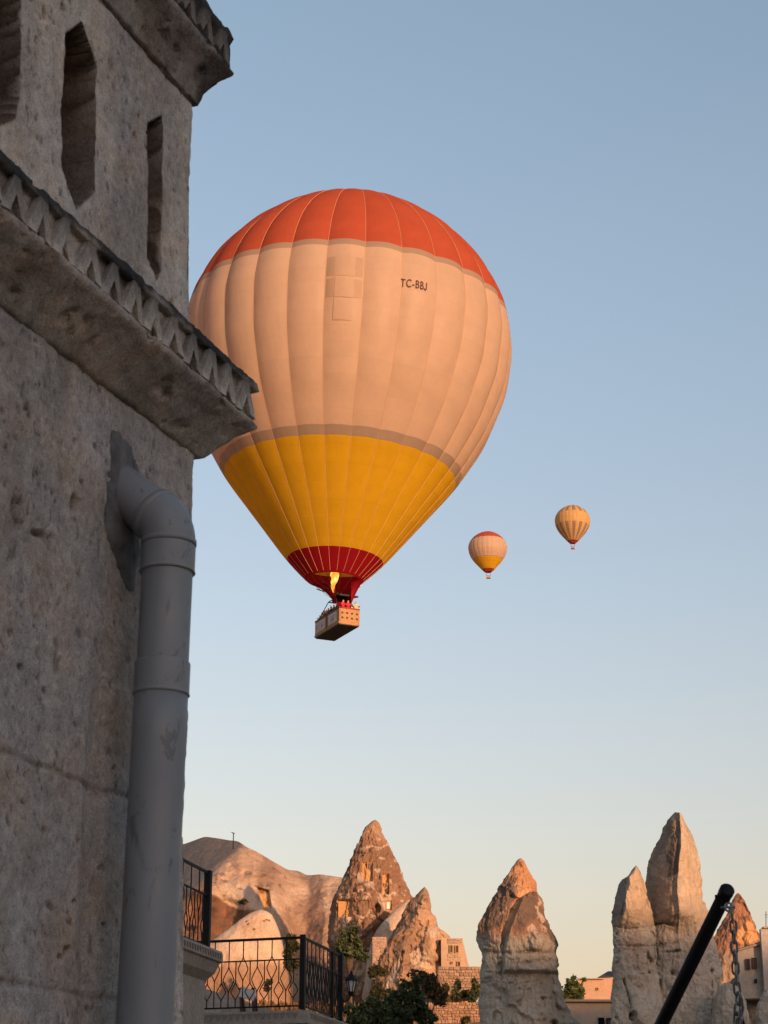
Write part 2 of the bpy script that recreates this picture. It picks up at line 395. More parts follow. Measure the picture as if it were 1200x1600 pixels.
# --- the tall inhabited cone
r1 = thing('rock_cone', 'tall pointed brown tuff cone with carved doorways and windows', 'rock', at(590, 1600, 204))
r1['group'] = 'sunlit tuff cones'
n1 = [(566, 582, 1347, 1376), (597.5, 607.5, 1365, 1397), (527, 550, 1407, 1434), (602.5, 611.5, 1407, 1422)]
def d1(px, py, P):
    d = 0
    for q in n1: d = d + niche(px, py, *q, 0.6)
    ell = ((px - 590) / 6) ** 2 + ((py - 1421) / 8) ** 2; d = d - 0.8 * (1 - sst(0.5, 1.0, ell))
    lump = sdpoly(px, py, [(525, 1395), (575, 1378), (588, 1390), (598, 1420), (600, 1440), (580, 1455), (550, 1480), (515, 1480)])
    d = d + 0.9 * (1 - sst(-4, 3, lump))
    d = d + groove(px, py, [(534, 1403), (550, 1398), (566, 1392), (580, 1402)], 1.6, 0.35)
    d = d + groove(px, py, [(557, 1430), (566, 1436), (574, 1432), (578, 1424)], 1.5, 0.35)
    d = d + groove(px, py, [(565, 1326), (580, 1322), (595, 1325), (608, 1318)], 2.0, 0.3)
    d = d + 0.3 * sst(0.1, 0.35, fbm(P, 0.5, 4, 77)) * sst(1300, 1330, py)
    return d
def c1(px, py, P):
    n = fbm(P, 0.45, 5, 31); n2 = fbm(P, 1.6, 4, 32)
    C = lerp(np.broadcast_to(BROWN, P.shape), np.array([0.30, 0.19, 0.12]), sst(-0.1, 0.5, n))
    C = lerp(C, DARK, sst(0.12, 0.45, n2) * 0.55)
    C = lerp(C, PALE, sst(0.24, 0.34, n2 + 0.3 * n) * 0.8)
    C = lerp(C, np.array([0.32, 0.2, 0.125]), (1 - sst(1295, 1335, py)) * 0.7)
    fan = sdpoly(px, py, [(527, 1433), (550, 1433), (545, 1444), (538, 1453), (533, 1444)]); C = lerp(C, PALE, 1 - sst(-1, 1.5, fan))
    fan = sdpoly(px, py, [(554, 1366), (568, 1362), (582, 1376), (586, 1392), (575, 1388), (560, 1376)]); C = lerp(C, PALE, (1 - sst(-1.5, 1.5, fan + 3 * n2)) * 0.8)
    fan = sdpoly(px, py, [(592, 1396), (611, 1396), (612, 1424), (600, 1424)]); C = lerp(C, PALE, (1 - sst(-1.5, 1.5, fan + 3 * n2)) * 0.8)
    for q in n1:
        m = np.maximum(np.maximum(q[0] - px, px - q[1]), np.maximum(q[2] - py, py - q[3])); C = lerp(C, (0.5, 0.29, 0.13), (1 - sst(-0.5, 1.2, m)) * 0.9)
    for pts in ([(534, 1403), (550, 1398), (566, 1392), (580, 1402)], [(557, 1430), (566, 1436), (574, 1432), (578, 1424)], [(565, 1326), (580, 1322), (595, 1325), (608, 1318)], [(592, 1340), (600, 1342)]):
        C = lerp(C, PALE * 1.1, np.exp(-((dline(px, py, pts) + 2 * n2) / 1.5) ** 2) * 0.85)
    return C
s1 = [(1281, 585, 587), (1283, 580, 591), (1286, 577, 594), (1297, 567.7, 600), (1313.7, 562, 608), (1332, 553.7, 617.5), (1351, 544, 626), (1365, 537, 634), (1374, 533, 636.5), (1386, 527.5, 641), (1400, 522.5, 647), (1419, 518.5, 654), (1447, 515, 663), (1463, 513, 667), (1493, 511, 673), (1560, 505, 690), (1640, 500, 705)]
b1 = rock('cone_body', s1, 204, parent=r1, k=0.8, amp=0.5, fsc=0.25, nth=(300, 40), nz=330, disp=d1, color=c1, seed=5)
for q, wn in ((n1[0], (574, 581.5, 1348, 1363)), (n1[1], (600.5, 606.5, 1379.5, 1388)), (n1[2], (544.5, 549.5, 1408.5, 1420))):
    window(b1, *wn, surfY(b1, (wn[0] + wn[1]) / 2, (wn[2] + wn[3]) / 2) - 0.07, 'glass', 'door', 0.07)
window(b1, 603.5, 610.5, 1408.5, 1421, surfY(b1, 607, 1415) - 0.07, 'white', 'door', 0.06, False)
quadpart('door', 602.5, 606.5, 1388.5, 1397, surfY(b1, 604.5, 1393) - 0.08, M['dark'], b1)
quadpart('door', 528.5, 544, 1408.5, 1433, surfY(b1, 536, 1420) - 0.1, M['door'], b1)

# --- the ridge at the left
TOPX = [60, 150, 225, 262, 290, 320, 345, 358, 372, 386, 402, 425, 450, 466, 480, 500, 528, 560, 600]
TOPY = [1375, 1340, 1330, 1326, 1318, 1307, 1310.5, 1313, 1314, 1324, 1331, 1345, 1359.5, 1360.5, 1368, 1366, 1370, 1376, 1400]
rx = np.linspace(60, 600, 560); yt = np.interp(rx, TOPX, TOPY)
kk = np.hanning(19); kk /= kk.sum(); yt[9:-9] = np.convolve(yt, kk, 'valid')
vv = np.linspace(0, 1, 260)
PX = np.repeat(rx[:, None], 260, 1); PY = yt[:, None] + vv[None] * (1600 - yt[:, None])
yl = np.zeros_like(PX) + 232.0 - 16 * vv[None] + 4 * (1 - vv[None]) ** 8
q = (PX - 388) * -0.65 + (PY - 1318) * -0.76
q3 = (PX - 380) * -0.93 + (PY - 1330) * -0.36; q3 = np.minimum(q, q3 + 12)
yl += 0.076 * 4.5 * 5 * np.log1p(np.exp(q3 / 5))
yl += 2.2 * np.exp(-((PX - 470) / 30) ** 2) - 2.0 * np.exp(-((PX - 425) / 22) ** 2) * sst(1330, 1400, PY)
P = at(PX, PY, yl)
nA = fbm(P, 0.12, 5, 41); nB = fbm(P, 0.7, 4, 42)
yl += 1.6 * nA + 0.35 * nB + 1.5 * np.abs(fbm(P * np.array([1, 0.3, 0.3]), 0.22, 4, 43)) + 0.2 * fbm(P * np.array([0.3, 0.3, 1]), 1.2, 3, 44) + 0.12 * fbm(P, 2.6, 3, 45)
nich = sdpoly(PX, PY, [(402, 1386), (420, 1391), (424, 1418), (413, 1421), (408, 1408)])
yl += 1.1 * (1 - sst(-1.2, 1.0, nich))
bl = sdpoly(PX, PY, [(340, 1384), (372, 1375), (392, 1392), (406, 1416), (411, 1432), (380, 1420), (350, 1400)])
yl -= 0.9 * (1 - sst(-9, 5, bl))
P = at(PX, PY, yl)
Cc = lerp(np.broadcast_to(np.array([0.30, 0.20, 0.135]), P.shape), PALE, sst(-0.25, 0.3, nA))
Cc = lerp(Cc, np.array([0.36, 0.22, 0.14]), (1 - sst(1318, 1400, PY)) * 0.5)
Cc = lerp(Cc, PALE, (1 - sst(-2, 2, bl + 4 * nB)))
scrub = sdpoly(PX, PY, [(225, 1395), (318, 1392), (345, 1404), (372, 1420), (400, 1428), (370, 1448), (340, 1478), (225, 1500)])
Cc = lerp(Cc, np.array([0.145, 0.075, 0.045]) * (1 + 0.7 * nB[..., None]), 1 - sst(-3, 3, scrub + 6 * nB))
st_ = sdpoly(PX, PY, [(455, 1400), (500, 1395), (520, 1460), (500, 1520), (450, 1500), (440, 1440)])
Cc = lerp(Cc, np.array([0.25, 0.155, 0.105]), (1 - sst(-12, 6, st_)) * 0.7)
Cc = lerp(Cc, np.array([0.20, 0.13, 0.09]), sst(0.05, 0.4, fbm(P * np.array([1, 0.3, 0.16]), 0.5, 4, 47)) * 0.6)
Cc = lerp(Cc, (0.52, 0.30, 0.13), (1 - sst(-0.8, 1.0, nich)))
Cc = lerp(Cc, DARK, sst(0.42, 0.5, fbm(P, 0.9, 3, 51)) * 0.6)
shade_col = sst(-4, 10, q + 5 * nB); Cc = lerp(Cc, np.array([0.18, 0.15, 0.125]), shade_col * 0.92)  # shade painted into the grey of the ridge's upper left shoulder
back = []; cb = []
for k_, (dy, dz) in enumerate(((4, -0.6), (14, -4), (40, -16))):
    top = P[:, 0].copy(); top[:, 1] += dy; top[:, 2] += dz; back.insert(0, top); cb.insert(0, Cc[:, 0])
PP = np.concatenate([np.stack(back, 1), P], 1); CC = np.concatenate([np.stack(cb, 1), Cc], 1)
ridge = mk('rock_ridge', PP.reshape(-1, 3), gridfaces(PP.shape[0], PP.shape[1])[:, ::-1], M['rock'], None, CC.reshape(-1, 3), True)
tag(ridge, 'long smooth ridge of pink tuff sloping down from the left', 'rock')
dr = quadpart('door', 407, 419, 1392, 1419, 217.0, M['door'], ridge); dr.location.y = float(P[np.argmin(np.abs(rx - 413)), np.argmin(np.abs(PY[np.argmin(np.abs(rx - 413))] - 1406)), 1]) - 0.2

# --- smooth pale mound in front of the ridge
def dm(px, py, P):
    d = 0.3 * fbm(P, 0.2, 4, 63)
    for x_, y_ in ((384, 1440), (386, 1444), (412, 1439), (416, 1437), (420, 1438), (396, 1452)): d = d - 0.35 * np.exp(-(((px - x_) / 1.8) ** 2 + ((py - y_) / 1.1) ** 2))
    return d
def cm(px, py, P):
    C = lerp(np.broadcast_to(PALE * 1.12, P.shape), np.array([0.38, 0.25, 0.17]), sst(0.0, 0.5, fbm(P, 0.3, 4, 61)) * 0.6)
    C = lerp(C, np.array([0.20, 0.10, 0.05]), sst(1490, 1520, py + 14 * fbm(P, 0.5, 3, 62)) * 0.7)
    for x_, y_ in ((384, 1440), (386, 1444), (412, 1439), (416, 1437), (420, 1438), (396, 1452)): C = lerp(C, DARK, np.exp(-(((px - x_) / 2) ** 2 + ((py - y_) / 1.2) ** 2)))
    return C
o = rock('rock_mound', [(1421.5, 406, 410), (1424, 396, 419), (1430, 384, 427), (1440, 370, 432), (1450, 357, 436), (1465, 338, 440), (1480, 318, 444), (1500, 290, 448), (1530, 270, 452), (1620, 250, 470)], 200, k=0.6, amp=0.18, fsc=0.25, nth=(200, 30), nz=180, disp=dm, color=cm, seed=9)
tag(o, 'smooth pale rounded tuff mound behind the balcony railing', 'rock')

# --- pale flank and the second, lower cone
o = rock('rock_slope', [(1406, 637, 640), (1412, 629, 650), (1420, 620, 655), (1433, 606, 660), (1447, 594, 664), (1460, 585, 668), (1475, 578, 670), (1500, 572, 672), (1620, 560, 680)], 196, k=0.55, amp=0.15, fsc=0.3, nth=(120, 24), nz=140,
         color=lambda px, py, P: lerp(np.broadcast_to(PALE * 1.08, P.shape), np.array([0.34, 0.23, 0.16]), sst(0, 0.5, fbm(P, 0.4, 4, 71)) * 0.6), seed=12)
tag(o, 'smooth pale tuff flank wedged between the tall cone and the lower cone', 'rock')
def d2(px, py, P):
    d = 0.5 * np.exp(-(dline(px, py, [(663, 1388), (650, 1430), (632, 1480), (620, 1540)]) / 9) ** 2)
    d = d + groove(px, py, [(668, 1440), (662, 1460), (655, 1480), (640, 1486)], 2.2, 0.6) + groove(px, py, [(628, 1488), (626, 1505), (622, 1520)], 1.6, 0.7)
    d = d + 0.5 * sst(0.05, 0.3, fbm(P, 0.45, 4, 85))
    return d
def c2(px, py, P):
    n = fbm(P, 0.5, 5, 81); n2 = fbm(P, 1.5, 4, 82)
    C = lerp(np.broadcast_to(np.array([0.25, 0.16, 0.105]), P.shape), np.array([0.36, 0.24, 0.155]), sst(-0.2, 0.4, n))
    C = lerp(C, DARK * 1.3, sst(0.18, 0.5, n2) * 0.5)
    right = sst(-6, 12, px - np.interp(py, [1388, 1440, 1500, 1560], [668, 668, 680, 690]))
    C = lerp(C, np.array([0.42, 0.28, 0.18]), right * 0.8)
    for poly in ([(640, 1492), (650, 1482), (662, 1488), (672, 1503), (675, 1515), (648, 1512)], [(604, 1535), (615, 1510), (626, 1496), (622, 1530), (606, 1552), (594, 1550)], [(668, 1452), (680, 1450), (688, 1462), (675, 1466)]):
        C = lerp(C, PALE, 1 - sst(-1.5, 2, sdpoly(px, py, poly) + 3 * n2))
    for x_, y_ in ((601, 1491), (615, 1489), (630, 1487), (604, 1493)): C = lerp(C, DARK, np.exp(-(((px - x_) / 2) ** 2 + ((py - y_) / 1.6) ** 2)))
    return C
s2 = [(1387, 662, 664), (1390, 659, 667), (1395, 654, 670), (1400, 649, 671.5), (1409, 638, 674), (1414, 635.5, 675), (1426, 629, 676.5), (1433, 626, 683), (1447, 617.5, 687), (1458, 611, 698), (1465, 607, 704), (1482, 598, 709), (1505, 586, 716), (1524, 580.5, 722), (1560, 574, 735), (1630, 568, 750)]
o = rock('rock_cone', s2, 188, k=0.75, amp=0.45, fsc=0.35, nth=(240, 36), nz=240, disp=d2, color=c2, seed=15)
tag(o, 'lower jagged tuff cone just right of the tall pointed cone', 'rock', 'sunlit tuff cones')

# --- the chimney in the middle right
lumpR = [(842, 1394), (828, 1395), (815, 1403), (806, 1422), (798, 1443), (790, 1467), (786, 1490), (786, 1520), (880, 1520), (876, 1479), (862, 1452)]
NECK = [(748, 1489), (770, 1488), (800, 1491), (830, 1488), (875, 1490)]
def d3(px, py, P):
    n = fbm(P, 0.9, 4, 92)
    d = 0.75 * (1 - sst(-3, 2.0, sdpoly(px, py, lumpR)))
    d = d + groove(px, py + 2 * n, NECK, 3.0, 0.28) + groove(px, py, [(797, 1503), (812, 1506), (828, 1505), (850, 1503), (874, 1505)], 2.2, 0.35)
    d = d + groove(px, py + 2 * n, [(748, 1520), (780, 1521), (800, 1518), (840, 1520), (872, 1523)], 1.4, 0.25) + groove(px, py + 2 * n, [(748, 1536), (775, 1534), (810, 1537), (850, 1532)], 1.4, 0.25)
    d = d + groove(px, py, [(786, 1490), (784, 1515), (783, 1545)], 1.5, 0.3)
    d = d - 0.22 * (1 - sst(-1.5, 1.5, sdpoly(px, py, [(769, 1640), (769, 1587), (772, 1581), (777, 1579), (782, 1582), (785, 1588), (786, 1640)]))) + groove(px, py, [(848, 1560), (868, 1566), (880, 1590)], 3, 0.4)
    d = d - 0.3 * np.exp(-(((px - 866) / 5) ** 2 + ((py - 1598) / 4) ** 2)) * 3
    d = d + 0.35 * sst(0.05, 0.3, fbm(P, 0.7, 4, 95)) + 0.10 * fbm(P * np.array([1, 1, 0.2]), 2.2, 3, 96)
    return d
def c3(px, py, P):
    n = fbm(P, 0.55, 5, 93); n2 = fbm(P, 1.8, 4, 94)
    C = lerp(np.broadcast_to(GREYT, P.shape), GREYT * 0.82, sst(-0.1, 0.4, fbm(P * np.array([1, 1, 0.3]), 0.9, 4, 97)))
    cap = 1 - sst(1448, 1470, py + 16 * n)
    C = lerp(C, np.array([0.27, 0.155, 0.10]), cap)
    C = lerp(C, np.array([0.40, 0.21, 0.11]), cap * (1 - sst(1375, 1410, py + 10 * n)))
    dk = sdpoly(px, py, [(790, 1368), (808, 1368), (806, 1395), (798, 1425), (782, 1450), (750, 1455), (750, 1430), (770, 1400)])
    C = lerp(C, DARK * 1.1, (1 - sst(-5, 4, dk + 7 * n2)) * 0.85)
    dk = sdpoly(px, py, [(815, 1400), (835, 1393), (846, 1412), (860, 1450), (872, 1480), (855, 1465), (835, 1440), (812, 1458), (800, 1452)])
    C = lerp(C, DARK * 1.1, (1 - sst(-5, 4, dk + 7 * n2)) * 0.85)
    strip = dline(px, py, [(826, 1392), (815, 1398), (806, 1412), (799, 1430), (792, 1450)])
    C = lerp(C, np.array([0.48, 0.27, 0.14]), np.exp(-((strip + 2 * n2) / 4.5) ** 2))  # sunlit edge along the fold painted as an orange strip
    for poly in ([(822, 1452), (830, 1446), (838, 1460), (832, 1475), (824, 1468)], [(836, 1428), (842, 1426), (850, 1440), (846, 1446)]):
        C = lerp(C, PALE, (1 - sst(-1.5, 1.5, sdpoly(px, py, poly) + 3 * n2)) * 0.9)
    C = lerp(C, PALE, sst(0.33, 0.4, n2) * 0.7 * cap)
    for pts in (NECK, [(797, 1503), (812, 1506), (828, 1505)], [(800, 1537), (775, 1534)]): C = lerp(C, DARK, np.exp(-((dline(px, py, pts) + 3 * n2) / 1.5) ** 2) * 0.5)
    return C
s3 = [(1341, 812, 815), (1343, 808, 818), (1347, 805.6, 820.5), (1361, 795.5, 828), (1378, 784, 838), (1394, 774, 841), (1411, 763.5, 848), (1426, 753.6, 852), (1441, 746, 856.5), (1452, 744, 861), (1467, 744.6, 869.5), (1479, 748, 874), (1489, 752.5, 871.5), (1500, 751, 872.5), (1519, 750.5, 875), (1541, 749, 879), (1556, 748.5, 881), (1569, 748, 886), (1586, 748, 893), (1600, 747, 904), (1700, 742, 930)]
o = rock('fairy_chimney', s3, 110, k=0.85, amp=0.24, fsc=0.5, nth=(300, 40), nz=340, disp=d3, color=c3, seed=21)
tag(o, 'single fairy chimney with brown pointed cap on a banded grey column', 'rock')

# --- the double chimney at the right
rt = thing('fairy_chimney', 'massive double spired grey fairy chimney behind the black pole', 'rock', at(1040, 1690, 106))
CR = [(1056, 1277), (1058, 1310), (1058, 1330), (1054, 1355), (1052, 1400), (1056, 1432), (1062, 1470)]
def d4(px, py, P):
    n = fbm(P, 0.9, 4, 102)
    xc = np.interp(py, [p[1] for p in CR], [p[0] for p in CR]); fadeb = 1 - sst(1425, 1460, py)
    d = fadeb * 1.5 * np.maximum(0, 1 - np.abs(px - xc) / np.where(px > xc, 45, 34))
    d = d + fadeb * 0.35 * np.exp(-((px - xc + 4) / 4) ** 2) * -0.5
    for pts, w_, dp in (([(1010, 1447), (1035, 1443), (1058, 1447), (1062, 1440)], 2.6, 0.5), ([(1012, 1478), (1040, 1474), (1060, 1472)], 1.2, 0.25), ([(1040, 1487), (1062, 1484)], 1.4, 0.4),
                        ([(1016, 1500), (1018, 1530), (1022, 1560), (1030, 1590)], 1.3, 0.35), ([(1052, 1486), (1050, 1505)], 1.0, 0.25), ([(1122, 1530), (1121, 1600)], 2, 0.4), ([(1112, 1510), (1113, 1600)], 1.2, 0.2)):
        d = d + groove(px + n, py + 2 * n, pts, w_, dp)
    for x_, y_, a_ in ((1052, 1520, 4), (1113, 1516, 2.5)): d = d - 0.6 * np.exp(-((px - x_) ** 2 + (py - y_) ** 2) / a_ ** 2)
    return d + 0.3 * sst(0.05, 0.3, fbm(P, 0.6, 4, 105)) * sst(1430, 1450, py) + 0.12 * fbm(P * np.array([1, 1, 0.2]), 1.8, 3, 106)
def c4(px, py, P):
    n = fbm(P, 0.5, 5, 103); n2 = fbm(P, 1.7, 4, 104)
    xc = np.interp(py, [p[1] for p in CR], [p[0] for p in CR])
    C = lerp(np.broadcast_to(GREYT * 1.1, P.shape), np.array([0.39, 0.315, 0.245]), sst(-0.2, 0.35, n) * 0.7)
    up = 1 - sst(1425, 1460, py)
    C = lerp(C, np.array([0.27, 0.185, 0.13]), up * (px < xc) * 0.8); C = lerp(C, np.array([0.42, 0.315, 0.22]), up * (px >= xc) * 0.8)  # right face painted lighter for the sun; left face brown with lichen
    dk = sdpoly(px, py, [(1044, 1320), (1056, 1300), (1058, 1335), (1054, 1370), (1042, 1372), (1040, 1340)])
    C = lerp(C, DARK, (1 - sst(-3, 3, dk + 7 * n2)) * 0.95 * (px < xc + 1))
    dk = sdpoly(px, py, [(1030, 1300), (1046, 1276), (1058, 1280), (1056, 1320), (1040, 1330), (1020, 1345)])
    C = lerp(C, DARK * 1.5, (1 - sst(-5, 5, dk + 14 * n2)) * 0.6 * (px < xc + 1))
    C = lerp(C, GREYT * 0.75, sst(0.2, 0.45, n2) * 0.6)
    C = lerp(C, np.array([0.37, 0.21, 0.14]), np.exp(-(((px - 990) / 22) ** 2 + ((py - 1480) / 22) ** 2)) * 0.6)
    C = lerp(C, PALE, np.exp(-(((px - 1010) / 10) ** 2 + ((py - 1508) / 8) ** 2)) * 0.8)
    for pts in ([(955, 1447), (985, 1450), (1010, 1447), (1035, 1443), (1058, 1447)], [(958, 1476), (990, 1478), (1012, 1478), (1040, 1474)], [(1040, 1487), (1062, 1484)]): C = lerp(C, DARK, np.exp(-((dline(px, py, pts) + 3 * n2) / 1.4) ** 2) * 0.6)
    return C
s4 = [(1274.6, 1049, 1051), (1277.5, 1045, 1062), (1280, 1042.5, 1064), (1283, 1040, 1066), (1291.5, 1033.5, 1072), (1298, 1032.5, 1076), (1309.5, 1030, 1082), (1325, 1021, 1087), (1345, 1015.5, 1092), (1368, 1011.5, 1095), (1390, 1009, 1096), (1406, 1007, 1097), (1415, 1006, 1103), (1426, 1005, 1108), (1462, 1004, 1117), (1485, 1003, 1121), (1505, 1002, 1126), (1540, 1000, 1130), (1600, 998, 1134), (1690, 990, 1140)]
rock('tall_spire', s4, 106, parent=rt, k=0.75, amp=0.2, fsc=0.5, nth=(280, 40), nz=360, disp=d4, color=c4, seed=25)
def d5(px, py, P):
    n = fbm(P, 0.9, 4, 112)
    xc = np.interp(py, [1356, 1400, 1440, 1470], [984, 976, 972, 972]); fadeb = 1 - sst(1420, 1460, py)
    d = fadeb * 0.9 * np.maximum(0, 1 - np.abs(px - xc) / np.where(px > xc, 36, 16)) + groove(px, py, [(978, 1374), (976, 1400), (970, 1430)], 2.0, 0.35)
    for pts, w_, dp in (([(950, 1446), (975, 1450), (1015, 1447)], 1.6, 0.4), ([(955, 1474), (970, 1470)], 2.0, 0.5), ([(956, 1491), (968, 1489)], 1.8, 0.45), ([(956, 1506), (966, 1504)], 1.8, 0.4), ([(966, 1476), (990, 1478), (1012, 1477)], 1.2, 0.25),
                        ([(1012, 1490), (1018, 1502)], 3.0, 0.7), ([(992, 1508), (1000, 1520), (1016, 1520)], 1.6, 0.4), ([(975, 1530), (982, 1555), (990, 1600)], 2.0, 0.5)):
        d = d + groove(px + n, py + 2 * n, pts, w_, dp)
    ell = ((px - 989) / 7) ** 2 + ((py - 1588) / 9) ** 2; d = d - 0.6 * (1 - sst(0.4, 1.0, ell))
    for x_, y_ in ((964, 1459), (963, 1590)): d = d - 0.5 * np.exp(-((px - x_) ** 2 + (py - y_) ** 2) / 6)
    return d + 0.3 * sst(0.05, 0.3, fbm(P, 0.6, 4, 115)) * sst(1440, 1460, py)
def c5(px, py, P):
    C = c4(px + 0, np.maximum(py, 1440), P); n2 = fbm(P, 1.7, 4, 114)
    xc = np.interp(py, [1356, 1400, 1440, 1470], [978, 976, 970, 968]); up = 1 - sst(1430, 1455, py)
    C = lerp(C, np.array([0.38, 0.285, 0.20]), up * (px >= xc) * 0.85); C = lerp(C, np.array([0.20, 0.17, 0.15]), up * (px < xc) * 0.9)  # light put into the colour: warm sunward side, dark grey side turned away
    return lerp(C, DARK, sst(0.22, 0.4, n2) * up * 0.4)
s5 = [(1355.6, 991, 993), (1358, 988, 996), (1364, 985, 1000), (1372, 979, 1003.5), (1374, 969, 1004), (1378, 967, 1006), (1386, 963.8, 1009), (1406, 958, 1013), (1426.5, 954.8, 1018), (1444.5, 955, 1022), (1456, 958, 1024), (1474, 958, 1026), (1496, 956.6, 1028), (1530, 956, 1032), (1552, 955, 1034), (1600, 957, 1040), (1690, 955, 1045)]
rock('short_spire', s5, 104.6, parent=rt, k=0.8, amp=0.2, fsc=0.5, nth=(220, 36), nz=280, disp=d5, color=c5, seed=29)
for nm, sx, Yv, sd_ in (('foot_lump', [(1536, 1130, 1142), (1540, 1124, 1152), (1546, 1120, 1158), (1556, 1116, 1164), (1575, 1112, 1170), (1600, 1108, 1173), (1690, 1100, 1185)], 103, 33),
                        ('foot_lump', [(1541, 1205, 1222), (1546, 1194, 1235), (1556, 1187, 1245), (1575, 1181, 1252), (1600, 1177, 1260), (1690, 1170, 1275)], 104, 34)):
    rock(nm, sx, Yv, parent=rt, k=0.8, amp=0.15, fsc=0.6, nth=(120, 24), nz=100, color=lambda px, py, P: lerp(np.broadcast_to(GREYT * 1.1, P.shape), GREYT * 0.75, sst(0, 0.4, fbm(P * np.array([1, 1, .4]), 0.9, 4, 121))), seed=sd_)

# --- lit cone at the far right
def c6(px, py, P):
    n = fbm(P, 0.45, 5, 131); n2 = fbm(P, 1.4, 4, 132)
    C = lerp(np.broadcast_to(np.array([0.27, 0.14, 0.085]), P.shape), np.array([0.15, 0.085, 0.06]), sst(0, 0.35, n2))
    p = sdpoly(px, py, [(1158, 1440), (1168, 1436), (1178, 1450), (1190, 1470), (1150, 1475)]); C = lerp(C, (0.50, 0.27, 0.12), (1 - sst(-3, 3, p + 6 * n2)) * 0.9)
    return lerp(C, PALE, sst(1470, 1500, py + 8 * n) * 0.5)
o = rock('rock_cone', [(1395, 1152, 1154), (1398, 1149, 1157.5), (1406, 1145, 1161), (1417.5, 1140, 1166), (1435, 1132, 1174), (1442, 1128, 1177.5), (1462, 1119, 1188.5), (1467, 1117, 1191), (1500, 1104, 1206), (1640, 1060, 1250)], 172, k=0.8, amp=0.4, fsc=0.3, nth=(200, 36), nz=200, disp=lambda px, py, P: 0.5 * sst(0.05, 0.3, fbm(P, 0.4, 4, 135)), color=c6, seed=37)
tag(o, 'orange lit pointed cone behind the chain at the right edge', 'rock', 'sunlit tuff cones')

# ------------------------------------------------------------------ the weathered stone tower at the left, close to the camera
TB = np.array([-0.456, 4.3]); TA = R(20.5)
TU = np.array([math.sin(TA), math.cos(TA)]); TN = np.array([math.cos(TA), -math.sin(TA)])
def wall_hit(px, py, off=0.0):                       # picture point -> (along the wall, height) on the wall plane moved out by off
    d = ray(px, py); den = d[..., 0] * TN[0] + d[..., 1] * TN[1]
    t = ((TB + off * TN) @ TN) / den
    P_ = d * np.asarray(t)[..., None]
    return (P_[..., 0] - TB[0]) * TU[0] + (P_[..., 1] - TB[1]) * TU[1], P_[..., 2] + CAM[2]
def wall_pt(s, o_, z): return np.stack([TB[0] + TU[0] * s + TN[0] * o_, TB[1] + TU[1] * s + TN[1] * o_, z + 0 * s], -1)
ex = [(312, -120), (306, 150), (300, 330), (300, 520), (307, 715), (303, 850), (300, 1000), (297, 1140), (294, 1240), (290, 1292), (286, 1297), (290, 1310), (292, 1400), (292, 1600), (291, 1700)]
es, ez = wall_hit(np.array([e[0] for e in ex]), np.array([e[1] for e in ex]))
o_ = np.argsort(ez); es, ez = es[o_], ez[o_]
def edge_s(z): return np.interp(z, ez, es)
tower = thing('stone_tower', 'weathered beige stone tower with carved cornice and pointed slots, close at left', 'tower', (*(TB - 0.6 * TU - 0.5 * TN), 0))
zc0 = wall_hit(308., 715.)[1]
# slot outlines traced on the wall plane
slots = [[(-60, -60), (34, -60), (34, 60), (33, 150), (26, 188), (0, 200), (-60, 190)],
         [(101, 52), (128, 29), (142, 66), (154, 105), (149, 300), (118, 331), (96, 262), (97, 130)],
         [(231, 190), (254, 176), (257, 198), (251, 425), (243, 440), (228, 402)]]
slots_w = [[tuple(float(v) for v in wall_hit(float(x), float(y))) for x, y in sl_] for sl_ in slots]
pits = [(28, 790, 5, 14), (32, 815, 4, 10), (62, 835, 9, 5), (118, 785, 5, 12), (150, 700, 3, 4), (125, 1315, 3, 9), (105, 1485, 4, 4), (92, 1498, 3, 3), (68, 1300, 2.5, 5), (160, 1362, 2, 2), (165, 1445, 2, 3), (35, 1040, 3, 4), (72, 1080, 2, 4), (118, 1410, 3, 3), (46, 650, 2, 4), (10, 700, 2, 4), (60, 740, 2.5, 3), (70, 20, 3, 10), (96, 12, 3, 5)]
s_front = np.concatenate([np.linspace(-1.5, -0.98, 26), np.linspace(-0.97, -0.02, 210)])
s_c = np.array([-0.012, -0.006]); side = np.concatenate([[0.006, 0.012], np.linspace(0.02, 1.1, 60)])
zs = np.concatenate([np.linspace(-0.05, 1.75, 90), np.linspace(1.755, 4.95, 620)])
sf = np.concatenate([s_front, s_c]); nf = len(sf)
S, Z = np.meshgrid(sf, zs, indexing='ij'); ES = edge_s(Z); S2 = S + ES * np.clip((S + 1.5) / 1.5, 0, 1)
Pw = np.stack([S2, Z * 0 + 0.3, Z], -1)
dep = 0.004 * fbm(Pw, 14, 4, 201) + 0.006 * fbm(Pw, 4, 3, 202) + 0.0028 * fbm(Pw, 55, 2, 204)
hole = fbm(Pw * np.array([1, 1, 0.65]), 78, 2, 203); dep -= 0.008 * sst(0.40, 0.6, hole) * (0.4 + 0.6 * sst(-0.1, 0.3, fbm(Pw, 5, 3, 207)))
colw = np.broadcast_to(np.array([0.39, 0.362, 0.338]), Pw.shape).copy()
upper = sst(zc0 + 0.1, zc0 + 0.3, Z)
colw = lerp(colw, np.array([0.55, 0.50, 0.445]), upper)
colw = lerp(colw, np.array([0.255, 0.235, 0.222]), sst(0.05, 0.45, fbm(Pw * np.array([1, 1, .5]), 3.0, 5, 205)) * 0.6)
colw = lerp(colw, np.array([0.52, 0.49, 0.465]), sst(0.1, 0.5, fbm(Pw * np.array([1, 1, .45]), 4.5, 5, 206)) * 0.6)
colw = lerp(colw, np.array([0.36, 0.28, 0.21]), sst(0.15, 0.5, fbm(Pw, 6, 4, 208)) * 0.35)
warp = 0.0035 * fbm(Pw, 14, 2, 210)
colw = lerp(colw, np.array([0.06, 0.05, 0.045]), sst(0.42, 0.6, hole) * 0.6)
